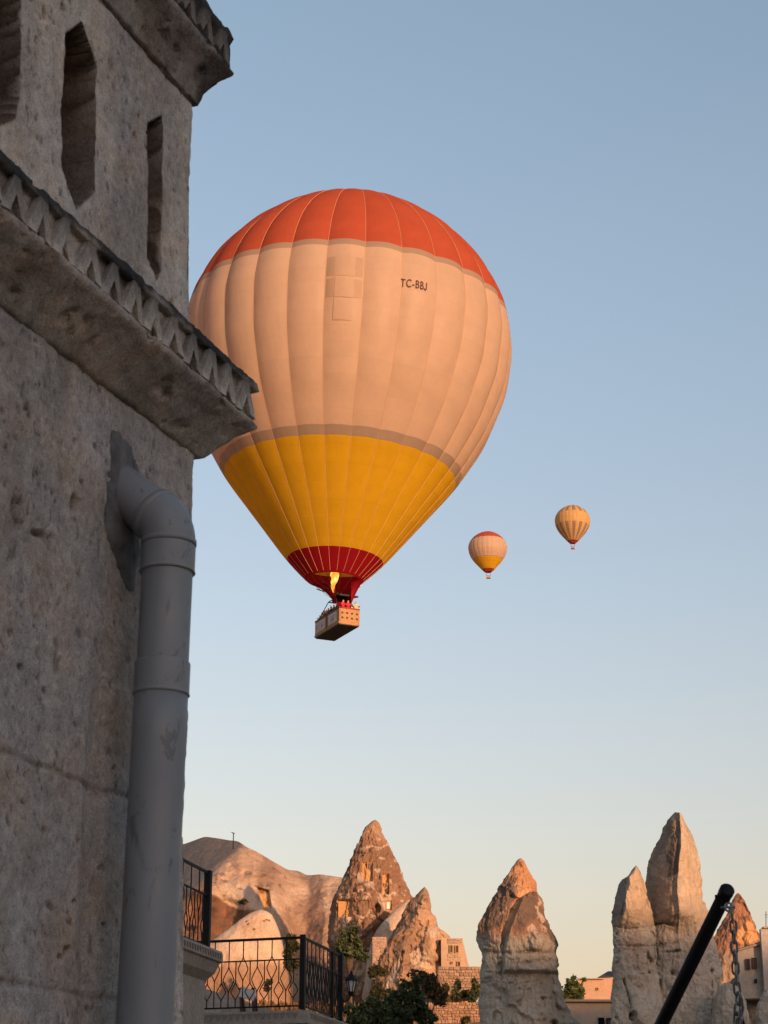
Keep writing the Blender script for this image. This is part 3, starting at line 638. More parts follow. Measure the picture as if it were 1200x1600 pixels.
colw = lerp(colw, np.array([0.07, 0.06, 0.055]), sst(0.42, 0.55, fbm(Pw * np.array([1, 1, 0.6]), 38, 3, 213)) * 0.45)
for sl_ in slots_w:
    d_ = sdpoly(S2, Z, sl_) + warp
    dep -= 0.36 * (1 - sst(-0.013, -0.006, d_)); colw = lerp(colw, np.array([0.075, 0.056, 0.043]), (1 - sst(-0.006, 0.001, d_)) * 0.95)  # slot interiors: recess shade painted into the dark brown
for x_, y_, a_, b_ in pits:
    s0, z0 = wall_hit(float(x_), float(y_)); sa = a_ / F * 4.2 / 0.48; za = b_ / F * 4.2
    e = np.exp(-(((S2 - s0 + 3 * warp) / sa) ** 2 + ((Z - z0 + 3 * warp) / za) ** 2) ** 1.5)
    dep -= 0.02 * e; colw = lerp(colw, np.array([0.08, 0.065, 0.055]), e * 0.6)
# bed joints between the courses
for (xa, ya), (xb, yb), dj in (((0, 1172), (190, 1243), 0.006), ((0, 1535), (190, 1562), 0.004), ((180, 25), (304, 165), 0.006)):
    sa, za = wall_hit(float(xa), float(ya)); sb, zb = wall_hit(float(xb), float(yb)); zj = (za + zb) / 2
    j = np.exp(-((Z - zj + 1.2 * warp) / 0.005) ** 2); dep -= dj * j; colw = lerp(colw, np.array([0.16, 0.13, 0.11]), j * 0.45)
# upright chisel flute left of the pipe
s0 = wall_hit(150., 1300.)[0]; flute = np.exp(-((S2 - s0 + 2 * warp) / 0.045) ** 2) * sst(wall_hit(150., 1000.)[1] + .2, wall_hit(150., 1250.)[1], -Z + 2 * wall_hit(150., 1125.)[1])
dep -= 0.018 * np.exp(-((S2 - s0 + 2 * warp) / 0.045) ** 2) * (1 - sst(wall_hit(150., 1160.)[1], wall_hit(150., 960.)[1], Z))
# grey run-off stains (soot and moss) under the cornice and at the top
top_st = sst(0.15, 0.5, fbm(Pw * np.array([1, 1, .6]), 5, 4, 212) + 1.2 * sst(-0.22, 0.0, Z - 4.42) - 0.62)
colw = lerp(colw, np.array([0.10, 0.088, 0.078]), top_st * 0.7)
Pf = wall_pt(S2, dep, Z)
# the corner and the return wall, a little chipped
Ss, Zs = np.meshgrid(side, zs, indexing='ij'); Eb = edge_s(Zs)
base = np.stack([TB[0] + TU[0] * (Eb) - TN[0] * Ss, TB[1] + TU[1] * (Eb) - TN[1] * Ss, Zs], -1)
ds = 0.005 * fbm(base, 14, 4, 221) + 0.008 * fbm(base, 4, 3, 222) - 0.012 * sst(0.3, 0.5, fbm(base, 30, 3, 223))
base[..., :2] += ds[..., None] * TU
chip = 0.010 * np.abs(fbm(base, 22, 3, 225)) + 0.006
base[:2, :, :2] -= (chip[:2] * np.array([1.0, 0.5])[:, None])[..., None] * TU
Pf[-2:, :, :2] -= (chip[:1] * np.array([0.4, 1.0])[:, None])[..., None] * TN
cs = lerp(np.broadcast_to(np.array([0.34, 0.285, 0.235]), base.shape), np.array([0.2, 0.17, 0.14]), sst(0, 0.5, fbm(base, 4, 4, 224)))
allP = np.concatenate([Pf, base], 0); allC = np.concatenate([colw, cs], 0)
mk('wall', allP.reshape(-1, 3), gridfaces(allP.shape[0], allP.shape[1])[:, ::-1], M['stone'], tower, allC.reshape(-1, 3), True)

def cornice(name, zb, prof, crust, seed, s_end, z_edge):
    # profile (out, up) swept along the front wall and round the corner
    pr = np.array(prof, float); L = np.concatenate([[0], np.cumsum(np.hypot(*np.diff(pr, axis=0).T))])
    t = np.linspace(0, L[-1], int(L[-1] / 0.008)); po = np.interp(t, L, pr[:, 0]); pz = np.interp(t, L, pr[:, 1])
    tg = np.gradient(np.stack([po, pz], -1), axis=0); tg /= np.linalg.norm(tg, axis=1)[:, None] + 1e-9; no = np.stack([tg[:, 1], -tg[:, 0]], -1)
    ec = edge_s(np.array([z_edge]))[0]
    sF = np.linspace(-1.5, 0, 190); sS = np.linspace(0, 1.1, 60)[1:]
    rows = []
    for s_ in sF: f = (s_ + 1.5) / 1.5; rows.append(('f', ec * f + s_, f))
    P_ = np.zeros((len(sF) + len(sS), len(t), 3))
    f = ((sF + 1.5) / 1.5)[:, None]
    Sx = (sF[:, None] + ec * f) + po[None] * np.clip((sF[:, None] + 0.4) / 0.4, 0, 1)   # mitre towards the corner
    P_[:len(sF)] = wall_pt(Sx, po[None] + 0 * Sx, zb + pz[None] + 0 * Sx)
    Ox = -sS[:, None] + po[None] * np.clip(1 - sS[:, None] / 0.4, 0, 1)
    P_[len(sF):] = wall_pt(ec + po[None] + 0 * Ox, Ox, zb + pz[None] + 0 * Ox)
    nvec = np.zeros_like(P_)
    nvec[:len(sF), :, :2] = no[None, :, :1] * TN; nvec[len(sF):, :, :2] = no[None, :, :1] * TU; nvec[..., 2] = no[None, :, 1]
    dn = 0.006 * fbm(P_, 9, 4, seed) + 0.004 * fbm(P_, 40, 3, seed + 1) - 0.010 * sst(0.3, 0.5, fbm(P_, 26, 3, seed + 2))
    P_ += nvec * dn[..., None]
    n_ = fbm(P_, 7, 5, seed + 4); n3 = fbm(P_, 22, 4, seed + 5)
    C_ = lerp(np.broadcast_to(np.array([0.36, 0.322, 0.288]), P_.shape), np.array([0.23, 0.198, 0.17]), sst(-0.2, 0.35, n_))
    if seed == 260: C_ = lerp(C_, np.array([0.05, 0.046, 0.043]), sst(-0.12, 0.25, fbm(P_, 5, 4, 268)) * 0.8)      # black lichen
    C_ = lerp(C_, np.array([0.03, 0.03, 0.033]), sst(0.0, 0.03, (pz[None] - crust + 0.02 * n3 + 0.025 * n_)) * 0.93)
    return mk(name, P_.reshape(-1, 3), gridfaces(P_.shape[0], P_.shape[1]), M['stone'], tower, C_.reshape(-1, 3), True), ec
OUT = 0.112
cpl = TB + OUT * (TU + TN) + edge_s(np.array([zc0]))[0] * TU
def z_at(xy, py):
    b = (800 - py) / F; return CAM[2] + xy[1] * (SP + b * CP) / (CP - b * SP)
zl, zt = z_at(cpl, 672.), z_at(cpl, 606.)
h1, h2 = zl - zc0, zt - zc0
corn, ecl = cornice('cornice', zc0, [(-0.01, -0.004), (0.010, -0.002), (0.035, h1 * 0.30), (0.07, h1 * 0.68), (OUT - 0.004, h1 * 0.97), (OUT, h1), (OUT, h1 + 0.016), (OUT - 0.016, h1 + 0.019), (OUT - 0.016, h2 - 0.016), (OUT, h2 - 0.013), (OUT - 0.004, h2 + 0.012), (OUT - 0.03, h2 + 0.024), (0.03, h2 + 0.06), (-0.02, h2 + 0.066)], h2 - 0.028, 240, 0, zc0)
# zigzag carving: one chevron stone after another
hh = h2 - h1 - 0.030; per = 0.098; random.seed(4)
def chevron(seed, zz0, zz1):
    rng = np.random.default_rng(seed); v = []
    a_ = 0.034
    out = [(-per / 2 - 0.004, zz0), (-per / 2 + a_ * 0.8, zz0), (a_ * 0.45, zz1), (-a_ * 0.5, zz1)], [(-a_ * 0.3, zz1), (a_ * 0.6, zz1), (per / 2 + 0.004, zz0 + 0.002), (per / 2 - a_ * 0.8, zz0)]
    mb = MB()
    for qi, q_ in enumerate(out):
        jit = rng.normal(0, 0.0025, (8, 3)); dep_ = (0.017, 0.014)[qi]
        V = [(x, 0.0, z) for x, z in q_] + [(x * 0.96, dep_, z) for x, z in q_]; V = np.array(V) + jit
        mb.add(V, [(4, 5, 6, 7), (0, 1, 5, 4), (1, 2, 6, 5), (2, 3, 7, 6), (3, 0, 4, 7)])
    return mb
ang = math.atan2(TU[1], TU[0])
protos = []
for k_ in range(4):
    mb = chevron(k_, h1 + 0.017, h2 - 0.014); rngc = np.random.default_rng(k_ + 50)
    V = np.array(mb.v); W = np.stack([V[:, 0], -V[:, 1], V[:, 2]], -1)
    c_ = np.tile(np.array([0.50, 0.455, 0.405]), (len(V), 1)) * rngc.uniform(0.75, 1.1); c_[V[:, 2] > h2 - 0.02] *= 0.35
    protos.append((W, [f[::-1] for f in mb.f], c_))
cnt = 0; me_cache = {}
s_ = ecl + OUT - per * 0.72
while s_ > -1.45:
    k_ = cnt % 4; W, fcs, c_ = protos[k_]
    p_ = wall_pt(np.array(s_), np.array(OUT - 0.017), np.array(zc0))
    if k_ not in me_cache:
        ob = mk('chevron', W, fcs, M['stone'], corn, c_, False, True); me_cache[k_] = ob
    else: ob = me_cache[k_].copy(); COL.objects.link(ob)
    ob.parent = corn; ob.matrix_parent_inverse = basis(corn).inverted(); ob.location = p_; ob.rotation_euler = (0, random.uniform(-0.04, 0.04), ang)
    cnt += 1; s_ -= per
# top cornice
zu0 = wall_hit(306., 165.)[1]; OU = 0.068
cpu = TB + OU * (TU + TN) + edge_s(np.array([zu0]))[0] * TU
u1, u2 = z_at(cpu, 120.) - zu0, z_at(cpu, 62.) - zu0
tcorn, ect = cornice('crown_cornice', zu0, [(-0.01, -0.004), (0.006, -0.002), (0.018, u1 * 0.35), (0.042, u1 * 0.75), (OU - 0.003, u1 * 0.98), (OU, u1), (OU + 0.004, u1 + 0.014), (OU - 0.006, u1 + 0.020), (OU - 0.008, u2 * 0.9), (OU, u2), (OU - 0.012, u2 + 0.03), (0.0, u2 + 0.10), (-0.12, u2 + 0.16)], u1 - 0.0, 260, 0, zu0)

mb = chevron(9, u1 + 0.022, u2 * 0.93); V = np.array(mb.v); W = np.stack([V[:, 0], -V[:, 1], V[:, 2]], -1); first = None; s_ = ect + OU - per * 0.7
while s_ > -1.45:
    if first is None: ob = first = mk('chevron', W, [f[::-1] for f in mb.f], M['stone'], tcorn, np.tile(np.array([0.24, 0.215, 0.19]), (len(V), 1)) * np.where(V[:, 2:] > u2 * 0.8, 0.4, 1.0), False, True)
    else: ob = first.copy(); COL.objects.link(ob)
    ob.parent = tcorn; ob.matrix_parent_inverse = basis(tcorn).inverted(); ob.location = wall_pt(np.array(s_), np.array(OU - 0.012), np.array(zu0)); ob.rotation_euler = (0, random.uniform(-0.05, 0.05), ang); s_ -= per

# grey mortar smeared round the pipe entry
pm = [(170, 694), (178, 676), (194, 690), (208, 712), (218, 745), (222, 790), (216, 850), (216, 895), (206, 918), (190, 905), (178, 872), (168, 845), (161, 815), (165, 780), (168, 740)]
rg = np.linspace(0, 1, 14); cen = np.array([186, 800.]); pts = []; fcs = []
dense = []
for i in range(len(pm)):
    a_, b_ = np.array(pm[i], float), np.array(pm[(i + 1) % len(pm)], float)
    for t in np.linspace(0, 1, 8, endpoint=False): dense.append(a_ + (b_ - a_) * t)
dense = np.array(dense); nD = len(dense)
jag = 1 + 0.10 * vnoise(np.stack([dense[:, 0] * 0.05, dense[:, 1] * 0.05, 0 * dense[:, 0]], -1), 5) + 0.03 * vnoise(np.stack([dense[:, 0] * 0.2, dense[:, 1] * 0.2, 0 * dense[:, 0]], -1), 6)
V = []
for r_ in rg:
    p2 = cen + (dense - cen) * (r_ * jag)[:, None]; s0, z0 = wall_hit(p2[:, 0], p2[:, 1])
    q_ = wall_pt(s0, 0.001 + 0.012 * (1 - r_ ** 4) + 0 * s0, z0); q_[:, :2] += (0.005 * fbm(q_, 40, 3, 301))[:, None] * TN; V.append(q_)
V = np.array(V).reshape(-1, 3)
mk('mortar_patch', V, gridfaces(14, nD, True), M['mortar'], tower, None, True)

# ------------------------------------------------------------------ the grey drain pipe
PR = 0.055; PO = 0.115
sp_, zp_ = wall_hit(262., 880., PO); sp2, _ = wall_hit(226., 1600., PO)
pipe = thing('drain_pipe', 'grey plastic drain pipe with an elbow running down the stone tower', 'pipe', (*wall_pt(np.array(float(sp2)), np.array(PO), np.array(0.0))[:2], 0))
def pp(z):
    f = (z - wall_hit(226., 1600., PO)[1]) / (zp_ - wall_hit(226., 1600., PO)[1]); s_ = sp2 + (sp_ - sp2) * np.clip(f, -1, 1.2)
    return wall_pt(np.array(float(s_)), np.array(PO), np.array(float(z)))
zel = zp_ + 0.045                                  # where the bend starts
def section(name, za, zb, r0, lip=0.0, n=40):
    zz = np.linspace(za, zb, 24); rr = [r0] * 24
    if lip: rr[0] = r0 - lip; rr[1] = r0 + lip; rr[2] = r0 + lip * 0.3; rr[-1] = r0 - lip
    return MB().tube([pp(z) for z in zz], rr, n).build(name, M['pvc'], pipe, True)
zs1 = wall_hit(262., 897., PO)[1]; zs2 = wall_hit(255., 1036., PO)[1]; zs3 = wall_hit(255., 1090., PO)[1]
section('pipe', zs2 - 0.01, zs1 + 0.03, PR)
section('collar', zs1, zel - 0.006, PR + 0.004, 0.002)
section('pipe', -0.05, zs3 + 0.03, PR + 0.002)
section('collar', zs3, zs2, PR + 0.004, 0.0016)
# elbow: half a bend out of the wall, half down
top = pp(zel); nn3 = np.array([TN[0], TN[1], 0]); bendR = 0.085; pts = []
a45 = R(52)
for a_ in np.linspace(0, a45, 16): pts.append(top + np.array([0, 0, bendR * math.sin(a_)]) - nn3 * bendR * (1 - math.cos(a_)))
dirn = np.array([0, 0, math.cos(a45)]) - nn3 * math.sin(a45)
MB().tube(pts, [PR + 0.003] * 16, 40).build('elbow', M['pvc'], pipe, True)
e0 = pts[-1]; MB().tube([e0 - dirn * 0.006, e0 - dirn * 0.004, e0 + dirn * 0.012, e0 + dirn * 0.014], [PR + 0.001, PR + 0.006, PR + 0.006, PR + 0.001], 40).build('collar', M['pvc'], pipe, True)
MB().tube([pts[0] - np.array([0, 0, .006]), pts[0] - np.array([0, 0, .004]), pts[0] + np.array([0, 0, .006]), pts[0] + np.array([0, 0, .008])], [PR + 0.001, PR + 0.0055, PR + 0.0055, PR + 0.001], 40).build('collar', M['pvc'], pipe, True)
lenw = max(0.05, (np.dot(e0[:2] - TB, TN)) / math.sin(a45) + 0.03)
MB().tube([e0 + dirn * t for t in np.linspace(0.005, lenw, 8)], [PR] * 8, 40).build('pipe', M['pvc'], pipe, True)

# ------------------------------------------------------------------ balconies of the house beyond the tower
E1 = np.array([math.sin(R(12)), math.cos(R(12)), 0]); E2 = np.array([-math.sin(R(70)), math.cos(R(70)), 0]); UP = np.array([0, 0, 1.0])
STONE = (0.27, 0.245, 0.215); STONE_D = (0.17, 0.155, 0.135)
def diamond(mb, zt_, zb_, w_, r_=0.008):
    zm = (zt_ + zb_) / 2; h = (zt_ - zb_) / 2
    for sx in (-1, 1):
        p_ = [(0, 0, zt_), (sx * w_ * 0.18, 0, zt_ - h * 0.22), (sx * w_ * 0.62, 0, zt_ - h * 0.55), (sx * w_, 0, zm + h * 0.06), (sx * w_, 0, zm - h * 0.06), (sx * w_ * 0.62, 0, zb_ + h * 0.55), (sx * w_ * 0.18, 0, zb_ + h * 0.22), (0, 0, zb_)]
        mb.tube(p_, r_, 5)
def bar(mb, za, zb_, r_=0.009): mb.tube([(0, 0, za), (0, 0, zb_)], r_, 6)
balproto = {}
def baluster(kind, parent, loc, rz):
    if kind not in balproto:
        mb = MB()
        if kind == 'high': bar(mb, 1.0, 0.76); diamond(mb, 0.76, 0.42, 0.075); bar(mb, 0.42, 0.05)
        elif kind == 'mid': bar(mb, 1.0, 0.62); diamond(mb, 0.62, 0.26, 0.085); bar(mb, 0.26, 0.05)
        else: bar(mb, 0.70, 0.40); diamond(mb, 0.40, 0.15, 0.07); bar(mb, 0.15, 0.05)
        ob = mb.build('baluster', M['black_iron'], parent, False, True); balproto[kind] = ob
    else: ob = balproto[kind].copy(); COL.objects.link(ob)
    ob.parent = parent; ob.matrix_parent_inverse = basis(parent).inverted(); ob.location = loc; ob.rotation_euler = (0, 0, rz)
    return ob
def railing(parent, A_, B2, H=1.0, step=0.112, mid=True):
    L_ = np.linalg.norm(B2 - A_); d = (B2 - A_) / L_; rz = math.atan2(d[1], d[0]); mb = MB()
    for zz, r_ in ((1.0, 0.022), (0.70, 0.011), (0.05, 0.013)):
        mb.box((A_ + B2) / 2 + UP * zz * H, (L_ / 2, 0.013, r_ * 0.8), np.array([d, np.cross(UP, d), UP]))
    rl = mb.build('railing', M['black_iron'], parent)
    n = int(L_ / step)
    for i in range(1, n):
        kind = ('high', 'low', 'mid', 'low')[i % 4]; baluster(kind, rl, tuple(A_ + d * L_ * i / n), rz)
    return rl
def post(parent, p_, H=1.04, h=0.038):
    ax = np.array([E1, np.cross(UP, E1), UP]); MB().box(p_ + UP * H / 2, (h, h, H / 2), ax, 0.006).build('post', M['black_iron'], parent)
def ledge(parent, path, prof, name, mat, carve=True):     # profile (out, up) swept along a plan path with mitred corners
    path = [np.asarray(p, float) for p in path]; n = len(path); rows = []
    nrm = []
    for a_, b_ in zip(path[:-1], path[1:]):
        d = (b_ - a_) / np.linalg.norm(b_ - a_); nrm.append(np.cross(d, UP))
    V = []; C_ = []
    for i, p_ in enumerate(path):
        if i == 0: m_ = nrm[0]
        elif i == n - 1: m_ = nrm[-1]
        else: m_ = (nrm[i - 1] + nrm[i]) / (1 + np.dot(nrm[i - 1], nrm[i]))
        for o2, z2 in prof: V.append(p_ + m_ * o2 + UP * z2); C_.append(STONE)
    k_ = len(prof); Fc = [(i * k_ + j, i * k_ + (j + 1) % k_, (i + 1) * k_ + (j + 1) % k_, (i + 1) * k_ + j) for i in range(n - 1) for j in range(k_)]
    Fc += [tuple(range(k_ - 1, -1, -1)), tuple((n - 1) * k_ + j for j in range(k_))]
    return mk(name, V, Fc, mat, parent, np.array(C_))
M['house_stone'] = vcol('shaded house stone', sc1=2.5, sc2=18, var=0.22, bmp=0.02, bsc=14)
# balcony with the lamp
CB = at(472, 1577, 28.0); zB = CB[2]
bal = thing('balcony', 'stone balcony with black wrought iron railing and a corner post', 'balcony', (CB[0] - 1, CB[1] + 1, 0))
FA = CB + E2 * 3.4; SE = CB + E1 * 2.35; BK = SE + E2 * 3.4
zz = np.array([0, 0, 1.0])
ov = 0.12
slab = ledge(bal, [FA, CB, SE, SE + E2 * 0.3], [(-0.5, -0.02), (ov, -0.02), (ov, -0.20), (ov - 0.04, -0.22), (0.02, -0.36), (-0.5, -0.36)], 'slab', M['house_stone'])
fl = MB().add([FA - zz * 0.019, CB - zz * 0.019, SE - zz * 0.019, BK - zz * 0.019, FA - zz * 0.35, CB - zz * 0.35, SE - zz * 0.35, BK - zz * 0.35], [(0, 1, 2, 3), (7, 6, 5, 4), (0, 4, 5, 1), (1, 5, 6, 2), (2, 6, 7, 3), (3, 7, 4, 0)], STONE).build('floor', M['house_stone'], bal, color=True)
wl = MB(); A_, B2, C3, D4 = FA, CB - E1 * -0.05 + E2 * 0.05, SE + E2 * 0.05, BK
wl.add([np.array([p_[0], p_[1], z_]) for z_ in (-0.1, zB - 0.34) for p_ in (A_, B2, C3, D4)], [(3, 2, 1, 0), (4, 5, 6, 7), (0, 1, 5, 4), (1, 2, 6, 5), (2, 3, 7, 6), (3, 0, 4, 7)], STONE).build('wall', M['house_stone'], bal, color=True)
# carved zigzag teeth along the slab edge
nF = np.cross(E2, UP); nF = -nF if nF[1] > 0 else nF; nS = np.cross(E1, UP); nS = -nS if nS[0] < 0 else nS
def teeth(parent, st, d, nvec, L_, zt_, step=0.10, hgt=0.09, name='tooth'):
    proto = None; n = int(L_ / step)
    for i in range(n):
        p_ = st + d * (i + 0.5) * step + nvec * 0.001 + UP * zt_
        if proto is None:
            mb = MB(); x = step * 0.46
            mb.add([(-x, 0, 0), (x, 0, 0), (0, 0, -hgt), (-x * 0.8, 0.012, -0.004), (x * 0.8, 0.012, -0.004), (0, 0.012, -hgt * 0.85)], [(3, 4, 5), (0, 1, 4, 3), (1, 2, 5, 4), (2, 0, 3, 5)], STONE_D)
            ob = mb.build(name, M['house_stone'], parent, False, True, True); proto = ob
        else: ob = proto.copy(); COL.objects.link(ob)
        ob.parent = parent; ob.matrix_parent_inverse = basis(parent).inverted(); ob.location = p_
        ob.rotation_euler = (0, 0, math.atan2(nvec[1], nvec[0]) - math.pi / 2)
teeth(slab, CB + nF * ov, E2, nF, 2.0, -0.05); teeth(slab, CB + nS * ov, E1, nS, 2.35, -0.05)
railing(bal, CB + E2 * 0.03, FA); railing(bal, CB + E1 * 0.03, SE, step=0.118)
post(bal, CB); post(bal, CB + E1 * 0.11, 1.02, 0.02); post(bal, SE); post(bal, SE - E1 * 0.55, 1.0, 0.025)
# nearer pavilion corner, only its edge shows beside the tower
KB = at(322, 1484, 25.6); zK = KB[2]
pav = thing('pavilion', 'grey stone corner with a pointed slot and a black railing, right behind the drain pipe', 'building', (KB[0] - 0.5, KB[1] - 1, 0))
KA = KB - E1 * 3.2; KC = KB + E2 * 2.6; KD = KA + E2 * 2.6
wl = MB().add([np.array([p_[0], p_[1], z_]) for z_ in (-0.1, zK - 0.02) for p_ in (KA, KB, KC, KD)], [(3, 2, 1, 0), (4, 5, 6, 7), (0, 1, 5, 4), (1, 2, 6, 5), (2, 3, 7, 6), (3, 0, 4, 7)], STONE).build('wall', M['house_stone'], pav, color=True)
ldg = ledge(pav, [KC, KB, KA][::-1], [(-0.1, -0.015), (0.17, -0.015), (0.185, -0.05), (0.185, -0.15), (0.15, -0.17), (0.10, -0.30), (0.0, -0.40), (-0.1, -0.40)], 'cornice', M['house_stone'])
teeth(ldg, KA + nS * 0.185, E1, nS, 3.3, -0.05, 0.11, 0.08)
railing(pav, KA, KB - E1 * 0.03, H=1.0, step=0.17); post(pav, KB, 1.03, 0.045)
# pointed blind slot
sl0 = at(303.5, 1575, 24.0)
for t_ in [0]:
    pts_ = [(-0.055, -0.9), (0.055, -0.9), (0.055, 0.12), (0.03, 0.19), (0, 0.24), (-0.03, 0.19), (-0.055, 0.12)]
    tt = -1.12; ctr = KB + E1 * tt; ctr = np.array([ctr[0], ctr[1], sl0[2]])
    MB().add([ctr + E1 * x * 2.0 + UP * z_ + nS * 0.004 for x, z_ in pts_], [tuple(range(7))]).build('slot', M['dark'], pav)
# lantern on the balcony's far post
LK = 0.76; LB = SE + nS * 0.17 + UP * 0.46
lamp = thing('wall_lantern', 'black wall lantern with pale glass on the balcony corner post', 'lantern', LB)
mb = MB(); mb.lathe([(a * LK, b * LK) for a, b in [(0.11, 0.20), (0.135, 0.205), (0.10, 0.27), (0.05, 0.33), (0.025, 0.35), (0.03, 0.37), (0.012, 0.40), (0.004, 0.46)]], 6, LB); mb.build('roof', M['black_iron'], lamp)
MB().lathe([(a * LK, b * LK) for a, b in [(0.055, -0.01), (0.098, 0.20)]], 6, LB).build('glass', M['frost'], lamp)
mb = MB()
for k_ in range(6):
    a_ = 2 * math.pi * k_ / 6; d = np.array([math.cos(a_), math.sin(a_), 0]); mb.tube([LB + (d * 0.058 - UP * 0.01) * LK, LB + (d * 0.102 + UP * 0.2) * LK], 0.008, 5)
mb.lathe([(a * LK, b * LK) for a, b in [(0.03, -0.10), (0.065, -0.03), (0.065, -0.008)]], 6, LB); mb.build('frame', M['black_iron'], lamp)
mb = MB(); mb.tube([LB - UP * 0.06, LB - UP * 0.12 - nS * 0.04, LB - UP * 0.16 - nS * 0.10, LB - UP * 0.10 - nS * 0.16], 0.014, 6); mb.tube([LB - UP * 0.10 - nS * 0.135, LB - UP * 0.30 - nS * 0.12], 0.011, 6); mb.build('bracket', M['black_iron'], lamp)
# little folding stand with a cloth on the balcony floor
ST = CB + E2 * 0.98 + E1 * 0.55
ST = np.array([ST[0], ST[1], zB - 0.019]); stn = thing('folding_stand', 'small dark red wooden stand draped with a white cloth behind the railing', 'stand', ST)
for sx in (-0.09, 0.09):
    MB().tube([ST + np.array([sx - 0.02, 0, 0]), ST + np.array([sx - 0.045, 0.02, 0.40])], 0.026, 6).build('leg', M['wood'], stn)
    MB().tube([ST + np.array([sx + 0.02, 0.2, 0]), ST + np.array([sx - 0.04, 0.04, 0.36])], 0.02, 6).build('leg', M['wood'], stn)
MB().box(ST + np.array([-0.03, -0.02, 0.31]), (0.115, 0.012, 0.075), np.array([[0.95, 0, -0.3], [0, 1, 0], [0.3, 0, 0.95]])).build('cloth', M['cloth'], stn)
# sloping grey parapet at the back of the balcony
q0, q1 = at(300, 1538, 31.0), at(424, 1578, 31.0)
mb = MB(); pts_ = [q0, q1, np.array([q1[0], q1[1], zB - 0.4]), np.array([q0[0], q0[1], zB - 0.4])]
V = [p_ for p_ in pts_] + [p_ + np.array([0.02, 0.18, 0]) for p_ in pts_]
pa = mb.add(V, [(0, 3, 2, 1), (4, 5, 6, 7), (0, 1, 5, 4), (1, 2, 6, 5), (3, 0, 4, 7), (2, 3, 7, 6)], STONE).build('parapet', M['house_stone'], None, color=True)
tag(pa, 'plain grey sloping parapet behind the balcony railing', 'wall')

# ------------------------------------------------------------------ far houses and walls
def block(parent, x0, x1, y0, y1, Y, depth, col, name='wall', y0r=None, mat='house'):
    a_, b_ = at(x0, y1, Y), at(x1, y0, Y); zt_ = b_[2]; zt2 = at(x1, y0r if y0r else y0, Y)[2]; zt1 = at(x0, y0, Y)[2]
    V = [(a_[0], Y, a_[2]), (b_[0], Y, a_[2]), (b_[0], Y + depth, a_[2]), (a_[0], Y + depth, a_[2]), (a_[0], Y, zt1), (b_[0], Y, zt2), (b_[0], Y + depth, zt2), (a_[0], Y + depth, zt1)]
    return MB().add(V, [(3, 2, 1, 0), (4, 5, 6, 7), (0, 1, 5, 4), (1, 2, 6, 5), (2, 3, 7, 6), (3, 0, 4, 7)], col).build(name, M[mat], parent, color=True)
def stones(parent, x0, x1, y0, y1, Y, wpx, hpx, seed, col, proud=0.06):     # courses of cut stones set on a wall face
    rng = np.random.default_rng(seed); y = y0
    while y < y1 - hpx * 0.3:
        hgt = hpx * rng.uniform(0.7, 1.3); x = x0 + rng.uniform(-0.4, 0) * wpx
        while x < x1:
            wd = wpx * rng.uniform(0.45, 1.6); xa, xb = max(x, x0), min(x + wd, x1)
            if xb - xa > wpx * 0.25:
                a_, b_ = at(xa, min(y + hgt, y1), Y), at(xb, y, Y); g = 0.012; c = (a_ + b_) / 2 + np.array([0, 0, rng.normal(0, 0.02)])
                cc = tuple(np.array(col) * rng.uniform(0.62, 1.05)); pr = proud * rng.uniform(0.5, 1.2)
                ta = rng.normal(0, 0.035); MB().box((c[0], Y - pr / 2 + 0.02, c[2]), ((b_[0] - a_[0]) / 2 - g, pr / 2 + 0.02, (b_[2] - a_[2]) / 2 - g), np.array([[math.cos(ta), 0, math.sin(ta)], [0, 1, 0], [-math.sin(ta), 0, math.cos(ta)]]), min(0.06, (b_[2] - a_[2]) * 0.2, (b_[0] - a_[0]) * 0.2), cc).build('stone', M['house'], parent, color=True)
            x += wd
        y += hgt
LITST = (0.42, 0.30, 0.21)
# cut stone house on the flank of the lower cone
h1_ = thing('stone_house', 'small cut stone house with four dark windows on the lower cone', 'house', at(712, 1545, 186))
wv = block(h1_, 690, 723, 1466, 1560, 184.5, 7, LITST)
stones(wv, 698.2, 722.8, 1466.5, 1475, 184.5, 8, 4.3, 3, LITST); stones(wv, 698.2, 722.8, 1490.5, 1501, 184.5, 8, 5, 4, LITST)
for x0, x1, y0, y1 in ((702.5, 707.7, 1476.5, 1489), (711, 716.8, 1477, 1489), (704.5, 708, 1502, 1506.5), (714, 719.5, 1502, 1511)): window(h1_, x0, x1, y0, y1, 184.42, 'dark', 'door', 0.05, False)
mb = MB(); a_, b_ = at(723, 1470, 184.6), at(731, 1560, 184.6)
mb.add([at(722.6, 1468, 184.6), at(733, 1512, 184.6), at(735, 1560, 184.6), at(722.6, 1560, 184.6)] + [p_ + np.array([0, 5, 0]) for p_ in (at(722.6, 1468, 184.6), at(733, 1512, 184.6), at(735, 1560, 184.6), at(722.6, 1560, 184.6))], [(0, 3, 2, 1), (4, 5, 6, 7), (0, 1, 5, 4), (1, 2, 6, 5), (3, 0, 4, 7)], LITST).build('buttress', M['house'], h1_, color=True)
# terrace walls
for nm, lab, x0, x1, y0, y1, Y, wp, hp, sd_, cl in (('terrace_wall', 'upper terrace wall of pinkish stone below the cut stone house', 684, 757, 1510, 1556, 181, 7, 5, 5, (0.36, 0.25, 0.175)), ('terrace_wall', 'lower rubble terrace wall beside the middle fairy chimney', 668, 760, 1566, 1625, 172, 6.5, 5, 6, (0.36, 0.225, 0.145))):
    tw = thing(nm, lab, 'wall', at((x0 + x1) / 2, y1, Y), group='terrace walls')
    wv = block(tw, x0, x1, y0 + 1.2, y1, Y, 1.2, tuple(np.array(cl) * 0.75)); stones(wv, x0, x1, y0, min(y1, 1604), Y, wp, hp, sd_, cl, 0.14)
